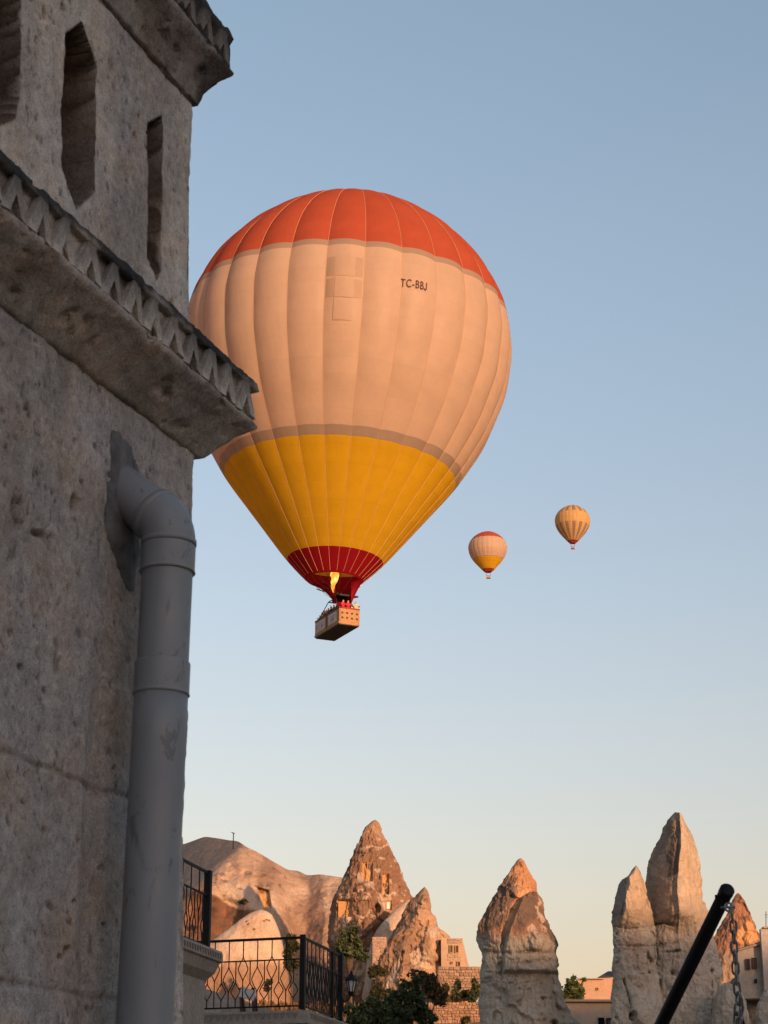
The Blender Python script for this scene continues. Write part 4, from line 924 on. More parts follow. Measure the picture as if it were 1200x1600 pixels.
# little hut left of the lower cone, its shaded side painted as a dark panel
h2_ = thing('stone_hut', 'small stone hut with a dark panel for its shaded side below the pale flank', 'house', at(592, 1520, 186))
wv = block(h2_, 582, 604, 1464, 1530, 186.5, 4, (0.42, 0.30, 0.22)); stones(wv, 582.2, 603.8, 1464.5, 1529, 186.5, 7, 5, 8, (0.42, 0.30, 0.22), 0.05)
MB().box(at(581.2, 1482, 188), (0.03, 0.9, 0.95)).build('door', M['glass'], h2_)  # dark panel painting the shade on the hut's left wall
# orange house behind the gap
h3_ = thing('house', 'orange lit flat walled house with a dark roof in the gap between the fairy chimneys', 'house', at(935, 1570, 182))
wv = block(h3_, 905, 975, 1531, 1580, 182, 9, (0.42, 0.27, 0.19), y0r=1526)
window(h3_, 931.8, 935, 1543, 1547.5, 181.95, 'dark', 'door', 0.03, False)
q0, q1, q2 = at(929, 1530, 183), at(950, 1517.5, 187), at(980, 1517, 187); q3 = at(985, 1527, 183)
V = [q0, q3, q2, q1]; V = V + [p_ - np.array([0, 0, 0.25]) for p_ in V]
MB().add(V, [(0, 1, 2, 3), (7, 6, 5, 4), (0, 4, 5, 1), (1, 5, 6, 2), (2, 6, 7, 3), (3, 7, 4, 0)]).build('roof', M['roof'], h3_)
mb = MB(); mb.box((at(920, 1529.6, 181.9) + at(925, 1529.2, 181.9)) / 2, (1.2, 0.25, 0.05), None, 0, (0.35, 0.25, 0.18)); mb.build('coping', M['house'], h3_, color=True)
# shaded wall below it
h4_ = thing('garden_wall', 'shaded plastered wall with a flat coping between the fairy chimneys', 'wall', at(920, 1640, 122))
wv = block(h4_, 872, 975, 1566, 1680, 122, 1.0, (0.36, 0.305, 0.25)); MB().box((at(872, 1564, 121.9) + at(975, 1564, 121.9)) / 2 + np.array([0, 0.4, 0]), ((975 - 872) / 2 / F * 126, 0.7, 0.075), None, 0.02, (0.25, 0.22, 0.19)).build('coping', M['house'], h4_, color=True)
window(h4_, 948, 958, 1591, 1606, 121.95, 'dark', 'house_stone', 0.05, False); quadpart('door', 936, 944, 1590, 1625, 121.95, M['house_stone'], h4_, 0.06)
# shaded house at the right edge
h5_ = thing('stone_house', 'pale shaded stone house with two tall windows at the right edge', 'house', at(1185, 1560, 112))
wv = block(h5_, 1157, 1225, 1485, 1560, 112, 1.4, (0.40, 0.345, 0.295), y0r=1466)
for x0, x1, y0, y1 in ((1165.8, 1171, 1498.5, 1515.5), (1176, 1181.8, 1496.5, 1514)): window(h5_, x0, x1, y0, y1, 111.95, 'dark', 'wood', 0.035)
window(h5_, 1179, 1182, 1530, 1536, 111.95, 'dark', 'house_stone', 0.02, False)
a_, b_ = at(1148, 1487, 111.9), at(1226, 1465, 111.9); mb = MB(); dd = (b_ - a_) / np.linalg.norm(b_ - a_)
mb.box((a_ + b_) / 2 + np.array([0, 0.1, 0.03]), (np.linalg.norm(b_ - a_) / 2, 0.22, 0.06), np.array([dd, [0, 1, 0], np.cross(dd, [0, 1, 0])]), 0.015, (0.30, 0.25, 0.21)); mb.build('cornice', M['house'], h5_, color=True)
rng = np.random.default_rng(5)
for k_ in range(8):
    xx = 1150 + k_ * 5.3; p_ = at(xx, np.interp(xx, [1150, 1226], [1486, 1465]) - 1.5, 112.4); MB().box(p_, (rng.uniform(0.05, 0.1), 0.1, rng.uniform(0.04, 0.09)), None, 0.02, (0.12, 0.10, 0.085)).build('roof_stone', M['house'], h5_, color=True)
tw_ = block(h5_, 1195.5, 1207, 1451, 1560, 111.4, 0.45, (0.40, 0.36, 0.32), 'stair_tower'); MB().box((at(1193, 1450, 111.3) + at(1207.5, 1450, 111.3)) / 2 + np.array([0, 0.22, 0.03]), (0.29, 0.3, 0.05), None, 0.01, (0.3, 0.26, 0.22)).build('coping', M['house'], tw_, color=True)
mb = MB(); p_ = at(1196.8, 1450, 112); q_ = at(1196.8, 1424, 112); mb.tube([p_, q_], 0.02, 6); mb.tube([q_ - UP * 0.2 + np.array([-.1, 0, 0]), q_ - UP * 0.2 + np.array([.1, 0, 0])], 0.012, 5); mb.tube([q_ - UP * 0.33 + np.array([-.06, 0, 0]), q_ - UP * 0.33 + np.array([.06, 0, 0])], 0.012, 5); mb.build('antenna', M['black_iron'], h5_)
# rock shelf carrying that house
o = rock('rock_shelf', [(1527, 1150, 1240), (1531, 1140, 1245), (1540, 1134, 1250), (1552, 1140, 1250), (1575, 1130, 1255), (1700, 1120, 1265)], 114, k=0.35, amp=0.2, fsc=0.6, nth=(160, 24), nz=80, color=lambda px, py, P: lerp(np.broadcast_to(np.array([0.26, 0.205, 0.16]), P.shape), DARK, sst(0, 0.4, fbm(P, 1.1, 4, 141)) * 0.6), seed=44)
tag(o, 'rough brown rock shelf under the pale shaded house', 'rock')
# weather vane on the ridge
wv0 = at(364.5, 1314.5, 231.5); wv0[1] = 242; wv0 = at(364.5, 1315, 238)
vane = thing('weather_vane', 'thin weather vane standing on the ridge top', 'weather vane', wv0)
H_ = at(364.5, 1302.5, 238)[2] - wv0[2]
MB().tube([wv0 - UP * 1.5, wv0 + UP * H_], 0.06, 6).build('pole', M['black_iron'], vane)
mb = MB(); tp = wv0 + UP * H_; mb.add([tp + np.array(v) for v in ((-0.38, 0, 0.22), (-0.1, -0.03, 0.02), (0.32, 0, -0.02), (-0.1, 0.03, 0.02), (-0.05, 0, 0.14))], [(0, 1, 4), (1, 2, 4), (0, 4, 3), (3, 4, 2), (0, 3, 2, 1)]); mb.build('arrow', M['black_iron'], vane)

# ------------------------------------------------------------------ trees and shrubs
def tree(name, label, cat, base, clumps, n, leaf, cols, seed, trunk_r=0.12, group=None, limbs=True):
    rng = np.random.default_rng(seed); base = np.asarray(base, float)
    root = thing(name, label, cat, base, group=group)
    cl = np.array(clumps, float); ex_ = []
    for q_ in cl:                                                     # break every lump into smaller sprays for an uneven outline
        for _ in range(6):
            d_ = rng.normal(size=3); d_ /= np.linalg.norm(d_); f_ = rng.uniform(0.28, 0.5); ex_.append([*(q_[:3] + d_ * q_[3:6] * rng.uniform(0.6, 1.0)), *(q_[3:6] * f_)])
        ex_.append([*q_[:3], *(q_[3:6] * 0.72)])
    cl0 = cl; cl = np.array(ex_); vol = cl[:, 3] * cl[:, 4] * cl[:, 5]; which = rng.choice(len(cl), n, p=vol / vol.sum())
    d = rng.normal(size=(n, 3)); d /= np.linalg.norm(d, axis=1)[:, None]; rad = rng.uniform(0.25, 1, n) ** 0.5
    lump = 1 + 0.35 * vnoise(d * 2.3 + which[:, None] * 5.1, seed)
    c = base + cl[which, :3] + d * (rad * lump)[:, None] * cl[which, 3:6]
    keep = fbm(c, 1.6 / max(0.6, cl[:, 3].mean()), 3, seed + 9) > -0.12; c = c[keep]; which = which[keep]; m = len(c)
    a_ = rng.normal(size=(m, 3)); a_ /= np.linalg.norm(a_, axis=1)[:, None]; b_ = rng.normal(size=(m, 3)); b_ = np.cross(a_, b_); b_ /= np.linalg.norm(b_, axis=1)[:, None]
    s_ = leaf * rng.uniform(0.6, 1.4, m)[:, None]
    V = np.stack([c - a_ * s_, c - b_ * s_ * 0.42 + a_ * s_ * 0.1, c + a_ * s_, c + b_ * s_ * 0.42 + a_ * s_ * 0.1], 1).reshape(-1, 3)
    cc = np.array(cols)[rng.integers(0, len(cols), m)] * rng.uniform(0.7, 1.3, m)[:, None]
    mk('crown', V, np.arange(m * 4).reshape(-1, 4), M['leaf'], root, np.repeat(cc, 4, 0))
    mb = MB(); top = cl[np.argmax(cl[:, 2]), :3]
    mb.tube([base - UP * 0.4, base + top * np.array([0.15, 0.15, 0.35]), base + top * np.array([0.6, 0.6, 0.75]), base + top], [trunk_r * 1.2, trunk_r, trunk_r * 0.6, trunk_r * 0.2], 7)
    for q_ in cl0:
        st = base + top * np.array([0.1, 0.1, 0.25 + 0.3 * rng.random()]); en = base + q_[:3]; mid_ = (st + en) / 2 + np.array([0, 0, 0.12 * np.linalg.norm(en - st)])
        mb.tube([st, mid_, en], [trunk_r * 0.5, trunk_r * 0.35, trunk_r * 0.1], 5)
    mb.build('trunk', M['bark'], root)
    return root
def gbase(px, Y, py=None):
    x = at(px, 1580, Y)[0]; return np.array([x, Y, float(ground_z(np.array(x), np.array(Y)))])
def clumps_px(Y, base, lst):                       # crown lumps given as picture centre and radii in pixels
    out = []
    for x, y, rx_, ry_ in lst:
        p_ = at(x, y, Y) - base; k_ = Y / F * 1.05; out.append((p_[0], p_[1], p_[2], rx_ * k_, rx_ * k_ * 0.9, ry_ * k_))
    return out
G1 = [(0.054, 0.074, 0.031), (0.074, 0.090, 0.036), (0.038, 0.055, 0.026)]; G2 = [(0.036, 0.046, 0.019), (0.026, 0.036, 0.016), (0.060, 0.048, 0.022)]
G3 = [(0.10, 0.055, 0.028), (0.07, 0.05, 0.025), (0.045, 0.05, 0.022)]
def ptree(name, label, cat, px, Y, lst, n, leaf, cols, seed, tr=0.12, group=None, by=None):
    b_ = gbase(px, Y)
    if by: b_ = at(px, by, Y)
    return tree(name, label, cat, b_, clumps_px(Y, b_, lst), n, leaf, cols, seed, tr, group)
ptree('pine_tree', 'dark feathery tree in front of the tall cone', 'tree', 548, 176, [(536, 1470, 9, 12), (551, 1462, 9, 14), (556, 1480, 12, 11), (541, 1488, 15, 10), (566, 1494, 11, 9), (530, 1484, 8, 9), (549, 1451, 4, 8)], 3600, 0.22, G1, 1, 0.14)
ptree('shrub', 'dark upright shrub behind the corner post of the balcony', 'shrub', 455, 178, [(452, 1470, 9, 11), (450, 1490, 10, 16), (462, 1478, 7, 10), (455, 1508, 12, 12)], 2200, 0.2, G2, 2, 0.1)
ptree('shrub', 'small green tuft on the pale bluff of the ridge', 'shrub', 381, 214, [(381, 1409, 7, 5), (376, 1411, 5, 4)], 350, 0.2, G2, 3, 0.05, by=1415)
ptree('shrub', 'green clump seen through the balcony balusters', 'shrub', 421, 160, [(421, 1536, 6, 7), (417, 1544, 5, 5)], 400, 0.18, G2, 4, 0.05)
ptree('broadleaf_tree', 'big dark rounded tree at the bottom right of the lantern', 'tree', 636, 120, [(600, 1580, 24, 19), (626, 1562, 22, 20), (650, 1568, 22, 22), (640, 1544, 18, 13), (664, 1592, 18, 17), (620, 1595, 26, 17), (583, 1594, 20, 15), (653, 1533, 12, 10)], 12500, 0.15, G1, 5, 0.2)
ptree('broadleaf_tree', 'reddish tinged tree crown behind the big dark tree', 'tree', 668, 128, [(672, 1542, 16, 16), (684, 1556, 13, 14), (660, 1528, 14, 10), (650, 1522, 10, 8)], 4600, 0.15, G3, 6, 0.15)
ptree('shrub', 'dark bush low beside the lantern', 'shrub', 560, 112, [(556, 1590, 20, 16), (572, 1580, 14, 14), (586, 1568, 12, 12)], 3600, 0.14, G1, 7, 0.1)
ptree('shrub', 'bush at the foot of the lower cone', 'shrub', 598, 170, [(594, 1545, 10, 9), (586, 1552, 10, 10), (602, 1552, 9, 8)], 1400, 0.18, G2, 8, 0.08)
for i, (x, y, Y, rx_, ry_, c_, lab) in enumerate(((693, 1546, 176, 9, 9, G2, 'green bush touching the reddish tree below the upper terrace wall'), (714, 1540, 178, 7, 13, G1, 'slim upright bush before the upper terrace wall'), (722, 1554, 177, 9, 7, G2, 'low bush between the two terrace walls'), (741, 1550, 176, 9, 20, G1, 'tall bush against the left side of the middle fairy chimney'), (727, 1594, 165, 8, 6, G2, 'lowest bush under the rubble terrace wall'), (700, 1560, 174, 10, 6, G3, 'rusty brown bush at the edge of the rubble terrace wall'))):
    ptree('shrub', lab, 'shrub', x, Y, [(x - rx_ * 0.3, y + ry_ * 0.3, rx_ * 0.8, ry_ * 0.7), (x + rx_ * 0.3, y - ry_ * 0.3, rx_ * 0.7, ry_ * 0.7)], 1100, 0.17, c_, 20 + i, 0.06, 'bushes among the terrace walls')
ptree('broadleaf_tree', 'leafy green tree beside the orange house', 'tree', 897, 165, [(890, 1550, 14, 13), (904, 1548, 12, 13), (896, 1537, 10, 8), (884, 1556, 10, 10), (910, 1556, 8, 8), (913, 1530, 4, 3)], 5000, 0.2, [(0.075, 0.095, 0.03), (0.05, 0.07, 0.024)], 30, 0.14)
ptree('shrub', 'bush growing against the small stone hut', 'shrub', 590, 182, [(589, 1514, 9, 9), (598, 1518, 8, 8), (583, 1522, 8, 8)], 1500, 0.18, G2, 41, 0.06)
# dry russet grass and scrub on the slope
rng = np.random.default_rng(8); n = 9000
gpx = rng.uniform(300, 760, n); gY = rng.uniform(150, 212, n); xx = (gpx - 600) / F * gY * 1.03; zz_ = ground_z(xx, gY)
kp = fbm(np.stack([xx, gY, 0 * xx], -1), 0.15, 3, 9) > -0.15; xx, gY, zz_ = xx[kp], gY[kp], zz_[kp]; m = len(xx)
hh_ = rng.uniform(0.3, 1.0, m); an = rng.uniform(0, 6.28, m); le = rng.normal(0, 0.25, (m, 2)); wd = rng.uniform(0.08, 0.25, m)
b0 = np.stack([xx, gY, zz_ - 0.5], -1); dx = np.stack([np.cos(an) * wd, np.sin(an) * wd, 0 * an], -1); tp = b0 + np.stack([le[:, 0], le[:, 1], hh_ + 0.7], -1)
V = np.stack([b0 - dx, b0 + dx, tp + dx * 0.3, tp - dx * 0.3], 1).reshape(-1, 3)
cc = np.array([(0.16, 0.075, 0.035), (0.20, 0.11, 0.05), (0.11, 0.07, 0.03), (0.07, 0.07, 0.03)])[rng.integers(0, 4, m)] * rng.uniform(0.7, 1.2, m)[:, None]
o = mk('dry_grass', V, np.arange(m * 4).reshape(-1, 4), M['leaf'], None, np.repeat(cc, 4, 0), recenter=False); tag(o, 'russet dry grass and scrub on the slope below the cones', 'grass', kind='stuff')

# ------------------------------------------------------------------ black pole with a hanging chain
pt, pb = atd(1137, 1389, 5.2), atd(1014, 1640, 5.75)
pax = (pt - pb) / np.linalg.norm(pt - pb); pr_ = 0.0195
low = pb - pax * 1.6
pole = thing('steel_pole', 'slanting black steel pole with a rounded end cap at the right', 'pole', low)
MB().tube([low, pb, pt - pax * 0.02], pr_, 28).build('tube', M['black_tube'], pole, True)
MB().tube([pt - pax * 0.022, pt - pax * 0.02, pt - pax * 0.004, pt], [pr_ * 1.0, pr_ * 1.06, pr_ * 1.06, pr_ * 0.93], 28).build('end_cap', M['black_tube'], pole, True)
MB().tube([pt - pax * 0.035 - np.array([1, 0, 0]) * pr_ * 0.8, pt - pax * 0.035 - np.array([1, 0, 0]) * pr_ * 1.25], 0.005, 8).build('bolt', M['black_tube'], pole)
ch = thing('steel_chain', 'galvanised steel chain hanging from the black pole', 'chain', atd(1150, 1700, 5.25))
eye = atd(1135, 1418, 5.2)
MB().tube([eye + np.array([0.011 * math.cos(a_) + 0.006, -0.006, 0.011 * math.sin(a_)]) for a_ in np.linspace(0, 2 * math.pi, 17)[:-1]], 0.0032, 7, closed=True).build('eye_bolt', M['chain'], ch, True)
MB().tube([eye + np.array([-0.016, -0.004, -0.001]), eye + np.array([0.02, -0.008, 0.001])], 0.0036, 8).build('hook', M['chain'], ch, True)
lk = MB(); hl, wl_ = 0.0135, 0.0085; ring = []
for k_ in range(24):
    a_ = 2 * math.pi * k_ / 24; ring.append((wl_ * math.cos(a_), 0, wl_ * math.sin(a_) + (hl - wl_ + 0.004 if math.sin(a_) >= 0 else -(hl - wl_ + 0.004))))
lk.tube(ring, 0.0033, 7, closed=True)
cpath = [(1143, 1424), (1146, 1450), (1147, 1480), (1149, 1510), (1151, 1540), (1153, 1560), (1151, 1590), (1148, 1625), (1146, 1680)]
c3 = [atd(x, y, 5.2) for x, y in cpath]; LL = np.concatenate([[0], np.cumsum([np.linalg.norm(b_ - a_) for a_, b_ in zip(c3[:-1], c3[1:])])])
c2_ = [(1158, 1556), (1160, 1572), (1157, 1588), (1154, 1600), (1150, 1625), (1147, 1660)]; c4_ = [atd(x, y, 5.18) for x, y in c2_]
first = None; random.seed(3)
for path_ in (c3, c4_):
    pa_ = np.array(path_); LL = np.concatenate([[0], np.cumsum(np.linalg.norm(np.diff(pa_, axis=0), axis=1))]); n = int(LL[-1] / 0.0265)
    for i in range(n):
        t_ = (i + 0.5) * LL[-1] / n; p_ = np.array([np.interp(t_, LL, pa_[:, j]) for j in range(3)]); p2 = np.array([np.interp(t_ + 0.01, LL, pa_[:, j]) for j in range(3)])
        dr_ = p_ - p2; dr_ = dr_ / np.linalg.norm(dr_) if np.linalg.norm(dr_) > 1e-6 else UP
        if first is None: ob = lk.build('link', M['chain'], ch, True, True); first = ob
        else: ob = first.copy(); COL.objects.link(ob)
        qr = Vector(dr_).to_track_quat('Z', 'Y').to_matrix() @ Matrix.Rotation(R((20 if i % 2 else 105) + random.uniform(-12, 12)), 3, 'Z')
        ob.parent = ch; ob.matrix_parent_inverse = basis(ch).inverted(); ob.location = p_; ob.rotation_euler = qr.to_euler()
MB().tube([atd(x, y, 5.22) for x, y in ((1155, 1585), (1160, 1592), (1164, 1605), (1166, 1640))], 0.0035, 7).build('loose_end', M['black_tube'], ch, True)

# ------------------------------------------------------------------ hot air balloons
def fabric(name, bands, stripes=None, rows=30.0):
    m, t, b = newmat(name); t.nodes.remove(b); outp = t.nodes['Material Output']
    h = nd(t, 'ShaderNodeAttribute', attribute_name='hh').outputs['Fac']
    c = ramp(t, h, bands, True)
    if stripes: c = stripes(t, c, h)
    mul = nd(t, 'ShaderNodeMath', operation='MULTIPLY'); t.links.new(h, mul.inputs[0]); mul.inputs[1].default_value = rows
    fl_ = nd(t, 'ShaderNodeMath', operation='FLOOR'); t.links.new(mul.outputs[0], fl_.inputs[0])
    oi = t.nodes.new('ShaderNodeObjectInfo'); ad = nd(t, 'ShaderNodeMath', operation='ADD'); t.links.new(fl_.outputs[0], ad.inputs[0]); t.links.new(oi.outputs['Random'], ad.inputs[1])
    wn = nd(t, 'ShaderNodeTexWhiteNoise', noise_dimensions='1D'); t.links.new(ad.outputs[0], wn.inputs['W'])
    v = ramp(t, wn.outputs['Value'], [(0, 0.975), (1, 1.02)]); c = mixc(t, c, v, 1.0, 'MULTIPLY')
    fr = nd(t, 'ShaderNodeMath', operation='FRACT'); t.links.new(mul.outputs[0], fr.inputs[0])
    ln = ramp(t, fr.outputs[0], [(0, 0.955), (0.04, 1.0), (0.96, 1.0), (1.0, 0.955)]); c = mixc(t, c, ln, 1.0, 'MULTIPLY')
    oc = ocoord(t); gr_ = ramp(t, noise(t, oc, 0.5, 5, 0.6), [(0.3, 0.93), (0.7, 1.06)]); c = mixc(t, c, gr_, 1.0, 'MULTIPLY')
    df = nd(t, 'ShaderNodeBsdfDiffuse'); tr = nd(t, 'ShaderNodeBsdfTranslucent'); gl = nd(t, 'ShaderNodeBsdfGlossy', Roughness=0.45)
    bp = nd(t, 'ShaderNodeBump', Strength=0.35, Distance=0.12); t.links.new(noise(t, ocoord(t, (1, 1, 0.35)), 1.1, 4, 0.6), bp.inputs['Height'])
    for n_ in (df, tr, gl): t.links.new(bp.outputs[0], n_.inputs['Normal'])
    t.links.new(c, df.inputs[0]); t.links.new(c, tr.inputs[0])
    mx = t.nodes.new('ShaderNodeMixShader'); mx.inputs[0].default_value = 0.5; t.links.new(df.outputs[0], mx.inputs[1]); t.links.new(tr.outputs[0], mx.inputs[2])
    m2 = t.nodes.new('ShaderNodeMixShader'); m2.inputs[0].default_value = 0.008; t.links.new(mx.outputs[0], m2.inputs[1]); t.links.new(gl.outputs[0], m2.inputs[2])
    t.links.new(m2.outputs[0], outp.inputs['Surface']); return m
HT = 2.55
PROF_H = np.array([0, 0.115, 0.67, 0.955, 1.25, 1.55, 1.80, 2.0, 2.2, 2.37, 2.49, 2.535, 2.55])
PROF_R = np.array([0.165, 0.285, 0.71, 0.872, 0.972, 1.0, 0.955, 0.86, 0.70, 0.495, 0.27, 0.12, 0.0])
def prof(h):                                          # smooth interpolation of the balloon outline
    hs = np.linspace(0, HT, 521); rs = np.interp(hs, PROF_H, PROF_R); k_ = np.hanning(61); k_ /= k_.sum()
    pad = np.concatenate([rs[0] - (rs[1:31][::-1] - rs[0]), rs, -rs[-31:-1][::-1]]); sm = np.convolve(pad, k_, 'valid')
    return np.maximum(np.interp(h, hs, sm), 0)
WHITE = (0.61, 0.47, 0.355); GBAND = (0.40, 0.32, 0.25); TOPRED = (0.48, 0.105, 0.055); YEL = (0.70, 0.44, 0.02); SKRED = (0.31, 0.009, 0.02)
S26 = 2.6
BANDS = [(0.0, SKRED), (0.118 / S26, YEL), (0.65 / S26, GBAND), (0.692 / S26, WHITE), (1.712 / S26, GBAND), (1.752 / S26, TOPRED)]
def balloon(label, loc, RB, NG, mat, tapes, rot, nh=70, nw=9, bulge=0.024, phase=0.0, zs=1.0):
    root = thing('hot_air_balloon', label, 'balloon', loc, rot=rot, group='hot air balloons')
    da = 2 * math.pi / NG; hs = HT * (np.linspace(0, 1, nh)); us = np.linspace(-1, 1, nw)
    Hh, U = np.meshgrid(hs, us, indexing='ij'); rr = prof(Hh)
    bl_ = bulge * np.interp(Hh, [0, 0.2, 0.9, 1.6, 2.2, 2.6], [0.05, 0.2, 0.75, 1.0, 0.9, 0.3])
    rr = rr * (1 + bl_ * (1 - U ** 2)) ; an = U * da / 2
    V = np.stack([rr * np.cos(an), rr * np.sin(an), Hh * zs + 0 * rr], -1) * RB
    g0 = mk('gore', V.reshape(-1, 3), gridfaces(nh, nw)[:, ::-1], mat, root, None, True, True)
    at_ = g0.data.attributes.new('hh', 'FLOAT', 'POINT'); at_.data.foreach_set('value', (Hh / 2.6).ravel())
    tp0 = None
    if tapes:
        p_ = [(prof(h) * RB * math.cos(da / 2) * 1.0015 + 0.005, prof(h) * RB * math.sin(da / 2) * 1.0015, h * RB * zs) for h in np.linspace(0.01, 2.53, 60)]
        tp0 = MB().tube(p_, tapes, 4).build('load_tape', M['tape'], g0, False, True)
    gs = [g0]; g0.rotation_euler = (0, 0, phase)
    for k_ in range(1, NG):
        g = inst(g0, 'gore', root, (0, 0, 0), (0, 0, phase + k_ * da)); gs.append(g)
        if tp0: inst(tp0, 'load_tape', g, (0, 0, 0), (0, 0, 0))
    return root, gs
M['tape'] = plain('load tape', (0.55, 0.34, 0.18), 0.8, 0.05)
M['letters'] = plain('printed letters', (0.06, 0.025, 0.02), 0.8, 0.1)
M['wicker'] = plain('wicker', (0.36, 0.20, 0.09), 0.85, 0.35, 14, bmp=0.03, bscale=18)
M['basket_floor'] = plain('dark basket floor', (0.018, 0.018, 0.022), 0.8, 0.3, 6)
M['leather'] = plain('dark leather padding', (0.06, 0.015, 0.012), 0.6, 0.25, 10)
M['redpad'] = plain('red padding', (0.30, 0.015, 0.02), 0.7, 0.2, 10)
M['banner'] = plain('white banner', (0.55, 0.47, 0.44), 0.8, 0.12, 3)
M['bannerprint'] = plain('banner print', (0.30, 0.22, 0.24), 0.8, 0.1, 3)
M['redcloth'] = fabric('red scoop cloth', [(0.0, SKRED), (0.9, SKRED)])
M['steel'] = plain('burner steel', (0.05, 0.045, 0.045), 0.4, 0.3, 10, metal=0.6)
RB = 14.05; BD = 160.0
bloc = atd(522, 908, BD)
BROT = (R(-1.0), R(2.6), 0)
big, gores = balloon('big red, white and yellow balloon with a lit burner and full basket', bloc, RB, 28, fabric('balloon fabric', BANDS), 0.014, BROT, 110, 11, 0.026, R(-89.9))
BM = Matrix.Translation(Vector(bloc)) @ Euler(BROT).to_matrix().to_4x4()
# registration letters sewn on a gore to the right of the middle
fc = bpy.data.curves.new('registration', 'FONT'); fc.body = 'TC-BB'; fc.size = 1.0; fc.align_x = 'CENTER'; fc.align_y = 'CENTER'; fc.offset = 0.010; fc.space_character = 1.12
fo = bpy.data.objects.new('registration', fc); COL.objects.link(fo); bpy.context.view_layer.update()
tm = bpy.data.meshes.new_from_object(fo.evaluated_get(bpy.context.evaluated_depsgraph_get())); bpy.data.objects.remove(fo)
tv = np.array([v.co[:] for v in tm.vertices]); tfc = [tuple(p.vertices) for p in tm.polygons]
jb, jt = tv[:, 1].min(), tv[:, 1].max(); jx = tv[:, 0].max() + 0.40; sw = 0.062          # the J, drawn as one stroke
jl = [(jx, jt), (jx, jb + 0.24)] + [(jx - 0.15 + 0.15 * math.cos(a_), jb + 0.21 + 0.15 * math.sin(a_)) for a_ in np.linspace(0, -math.pi * 0.92, 9)]
jl = np.array(jl); tg = np.gradient(jl, axis=0); tg /= np.linalg.norm(tg, axis=1)[:, None]; nr = np.stack([tg[:, 1], -tg[:, 0]], -1); nb = len(tv)
jv = np.stack([jl + nr * sw, jl - nr * sw], 1).reshape(-1, 2); tv = np.concatenate([tv, np.concatenate([jv, np.zeros((len(jv), 1))], 1)], 0)
tfc += [(nb + 2 * k_, nb + 2 * k_ + 1, nb + 2 * k_ + 3, nb + 2 * k_ + 2) for k_ in range(len(jl) - 1)]
tv[:, 0] -= (tv[:, 0].max() + tv[:, 0].min()) / 2
wtx = tv[:, 0].max() - tv[:, 0].min(); sx_ = 2.15 / wtx; sy_ = 1.0
a0 = R(-90) + R(23.3); h0 = 1.505
hv = h0 + tv[:, 1] * sy_ / RB; rv = prof(hv); av = a0 + tv[:, 0] * sx_ / (rv * RB)
da = 2 * math.pi / 28; ph = R(-89.9); uu = ((av - ph + da / 2) % da) / da * 2 - 1
rv = rv * (1 + 0.026 * (1 - uu ** 2)) * RB + 0.05
tm = bpy.data.meshes.new('registration'); tm.from_pydata([(rv[i] * math.cos(av[i]), rv[i] * math.sin(av[i]), hv[i] * RB) for i in range(len(tv))], [], tfc)
tm.materials.clear(); tm.materials.append(M['letters'])
to_ = bpy.data.objects.new('registration', tm); COL.objects.link(to_); to_.parent = big
# turning vent panels: small flaps sewn on the gore in the middle
def patch(hA, hB, aA, aB, off, mat, name):
    Hh, Aa = np.meshgrid(np.linspace(hA, hB, 8), np.linspace(aA, aB, 8), indexing='ij'); u_ = ((Aa - ph + da / 2) % da) / da * 2 - 1
    rr = prof(Hh) * (1 + 0.026 * (1 - u_ ** 2)) * RB + off
    V = np.stack([rr * np.cos(Aa), rr * np.sin(Aa), Hh * RB], -1); ob = mk(name, V.reshape(-1, 3), gridfaces(8, 8)[:, ::-1], mat, big, None, True, True)
    return ob
M['vent'] = fabric('vent cloth', [(0.0, (0.615, 0.475, 0.36)), (0.9, (0.615, 0.475, 0.36))]); M['vent2'] = fabric('vent side cloth', [(0.0, (0.55, 0.42, 0.315)), (0.9, (0.55, 0.42, 0.315))])
ka = ph  # gore nearest the middle
for hA, hB in ((1.235, 1.36), (1.37, 1.49), (1.50, 1.635)):
    patch(hA, hB, ka - da * 0.24, ka + da * 0.24, 0.03, M['vent'], 'vent_panel')
for hA, hB in ((1.375, 1.485), (1.505, 1.63)):
    for sg in (-1, 1): patch(hA, hB, ka + sg * da * 0.36 - da * 0.10, ka + sg * da * 0.36 + da * 0.10, 0.02, M['vent2'], 'vent_panel')
# scoop, mouth rope, flame
nA_ = 40; aa = np.linspace(R(-24), R(150), nA_); hs_ = np.linspace(0, 1, 14)
Hh, Aa = np.meshgrid(hs_, aa, indexing='ij'); r0_ = prof(0.0) * RB
rr = r0_ + (0.75 - r0_) * Hh ** 0.9; drop = 2.05
edge = np.clip(np.minimum(Aa - aa[0], aa[-1] - Aa) / R(34), 0, 1)
V = np.stack([rr * np.cos(Aa) + 0.75 * Hh, rr * np.sin(Aa), -drop * Hh * edge ** 0.7], -1)
sc_ = mk('scoop', V.reshape(-1, 3), gridfaces(14, nA_), M['redcloth'], big, None, True, True)
at_ = sc_.data.attributes.new('hh', 'FLOAT', 'POINT'); at_.data.foreach_set('value', np.full(14 * nA_, 0.02))
MB().tube([(r0_ * 1.01 * math.cos(a_), r0_ * 1.01 * math.sin(a_), -0.02 - 0.25 * math.sin(a_) ** 2 * (math.sin(a_) > 0)) for a_ in np.linspace(R(20), R(130), 24)], 0.05, 5).build('mouth_rope', M['white'], big, False, True)
fm, t, b = newmat('burner flame'); t.nodes.remove(b); em = nd(t, 'ShaderNodeEmission')
fcol = ramp(t, noise(t, ocoord(t), 2.4, 3, 0.6), [(0.38, (1.0, 0.28, 0.02)), (0.5, (1.0, 0.45, 0.05)), (0.66, (1.2, 0.85, 0.32))]); t.links.new(fcol, em.inputs[0]); em.inputs[1].default_value = 0.62
t.links.new(em.outputs[0], t.nodes['Material Output'].inputs['Surface'])
fl_ = []
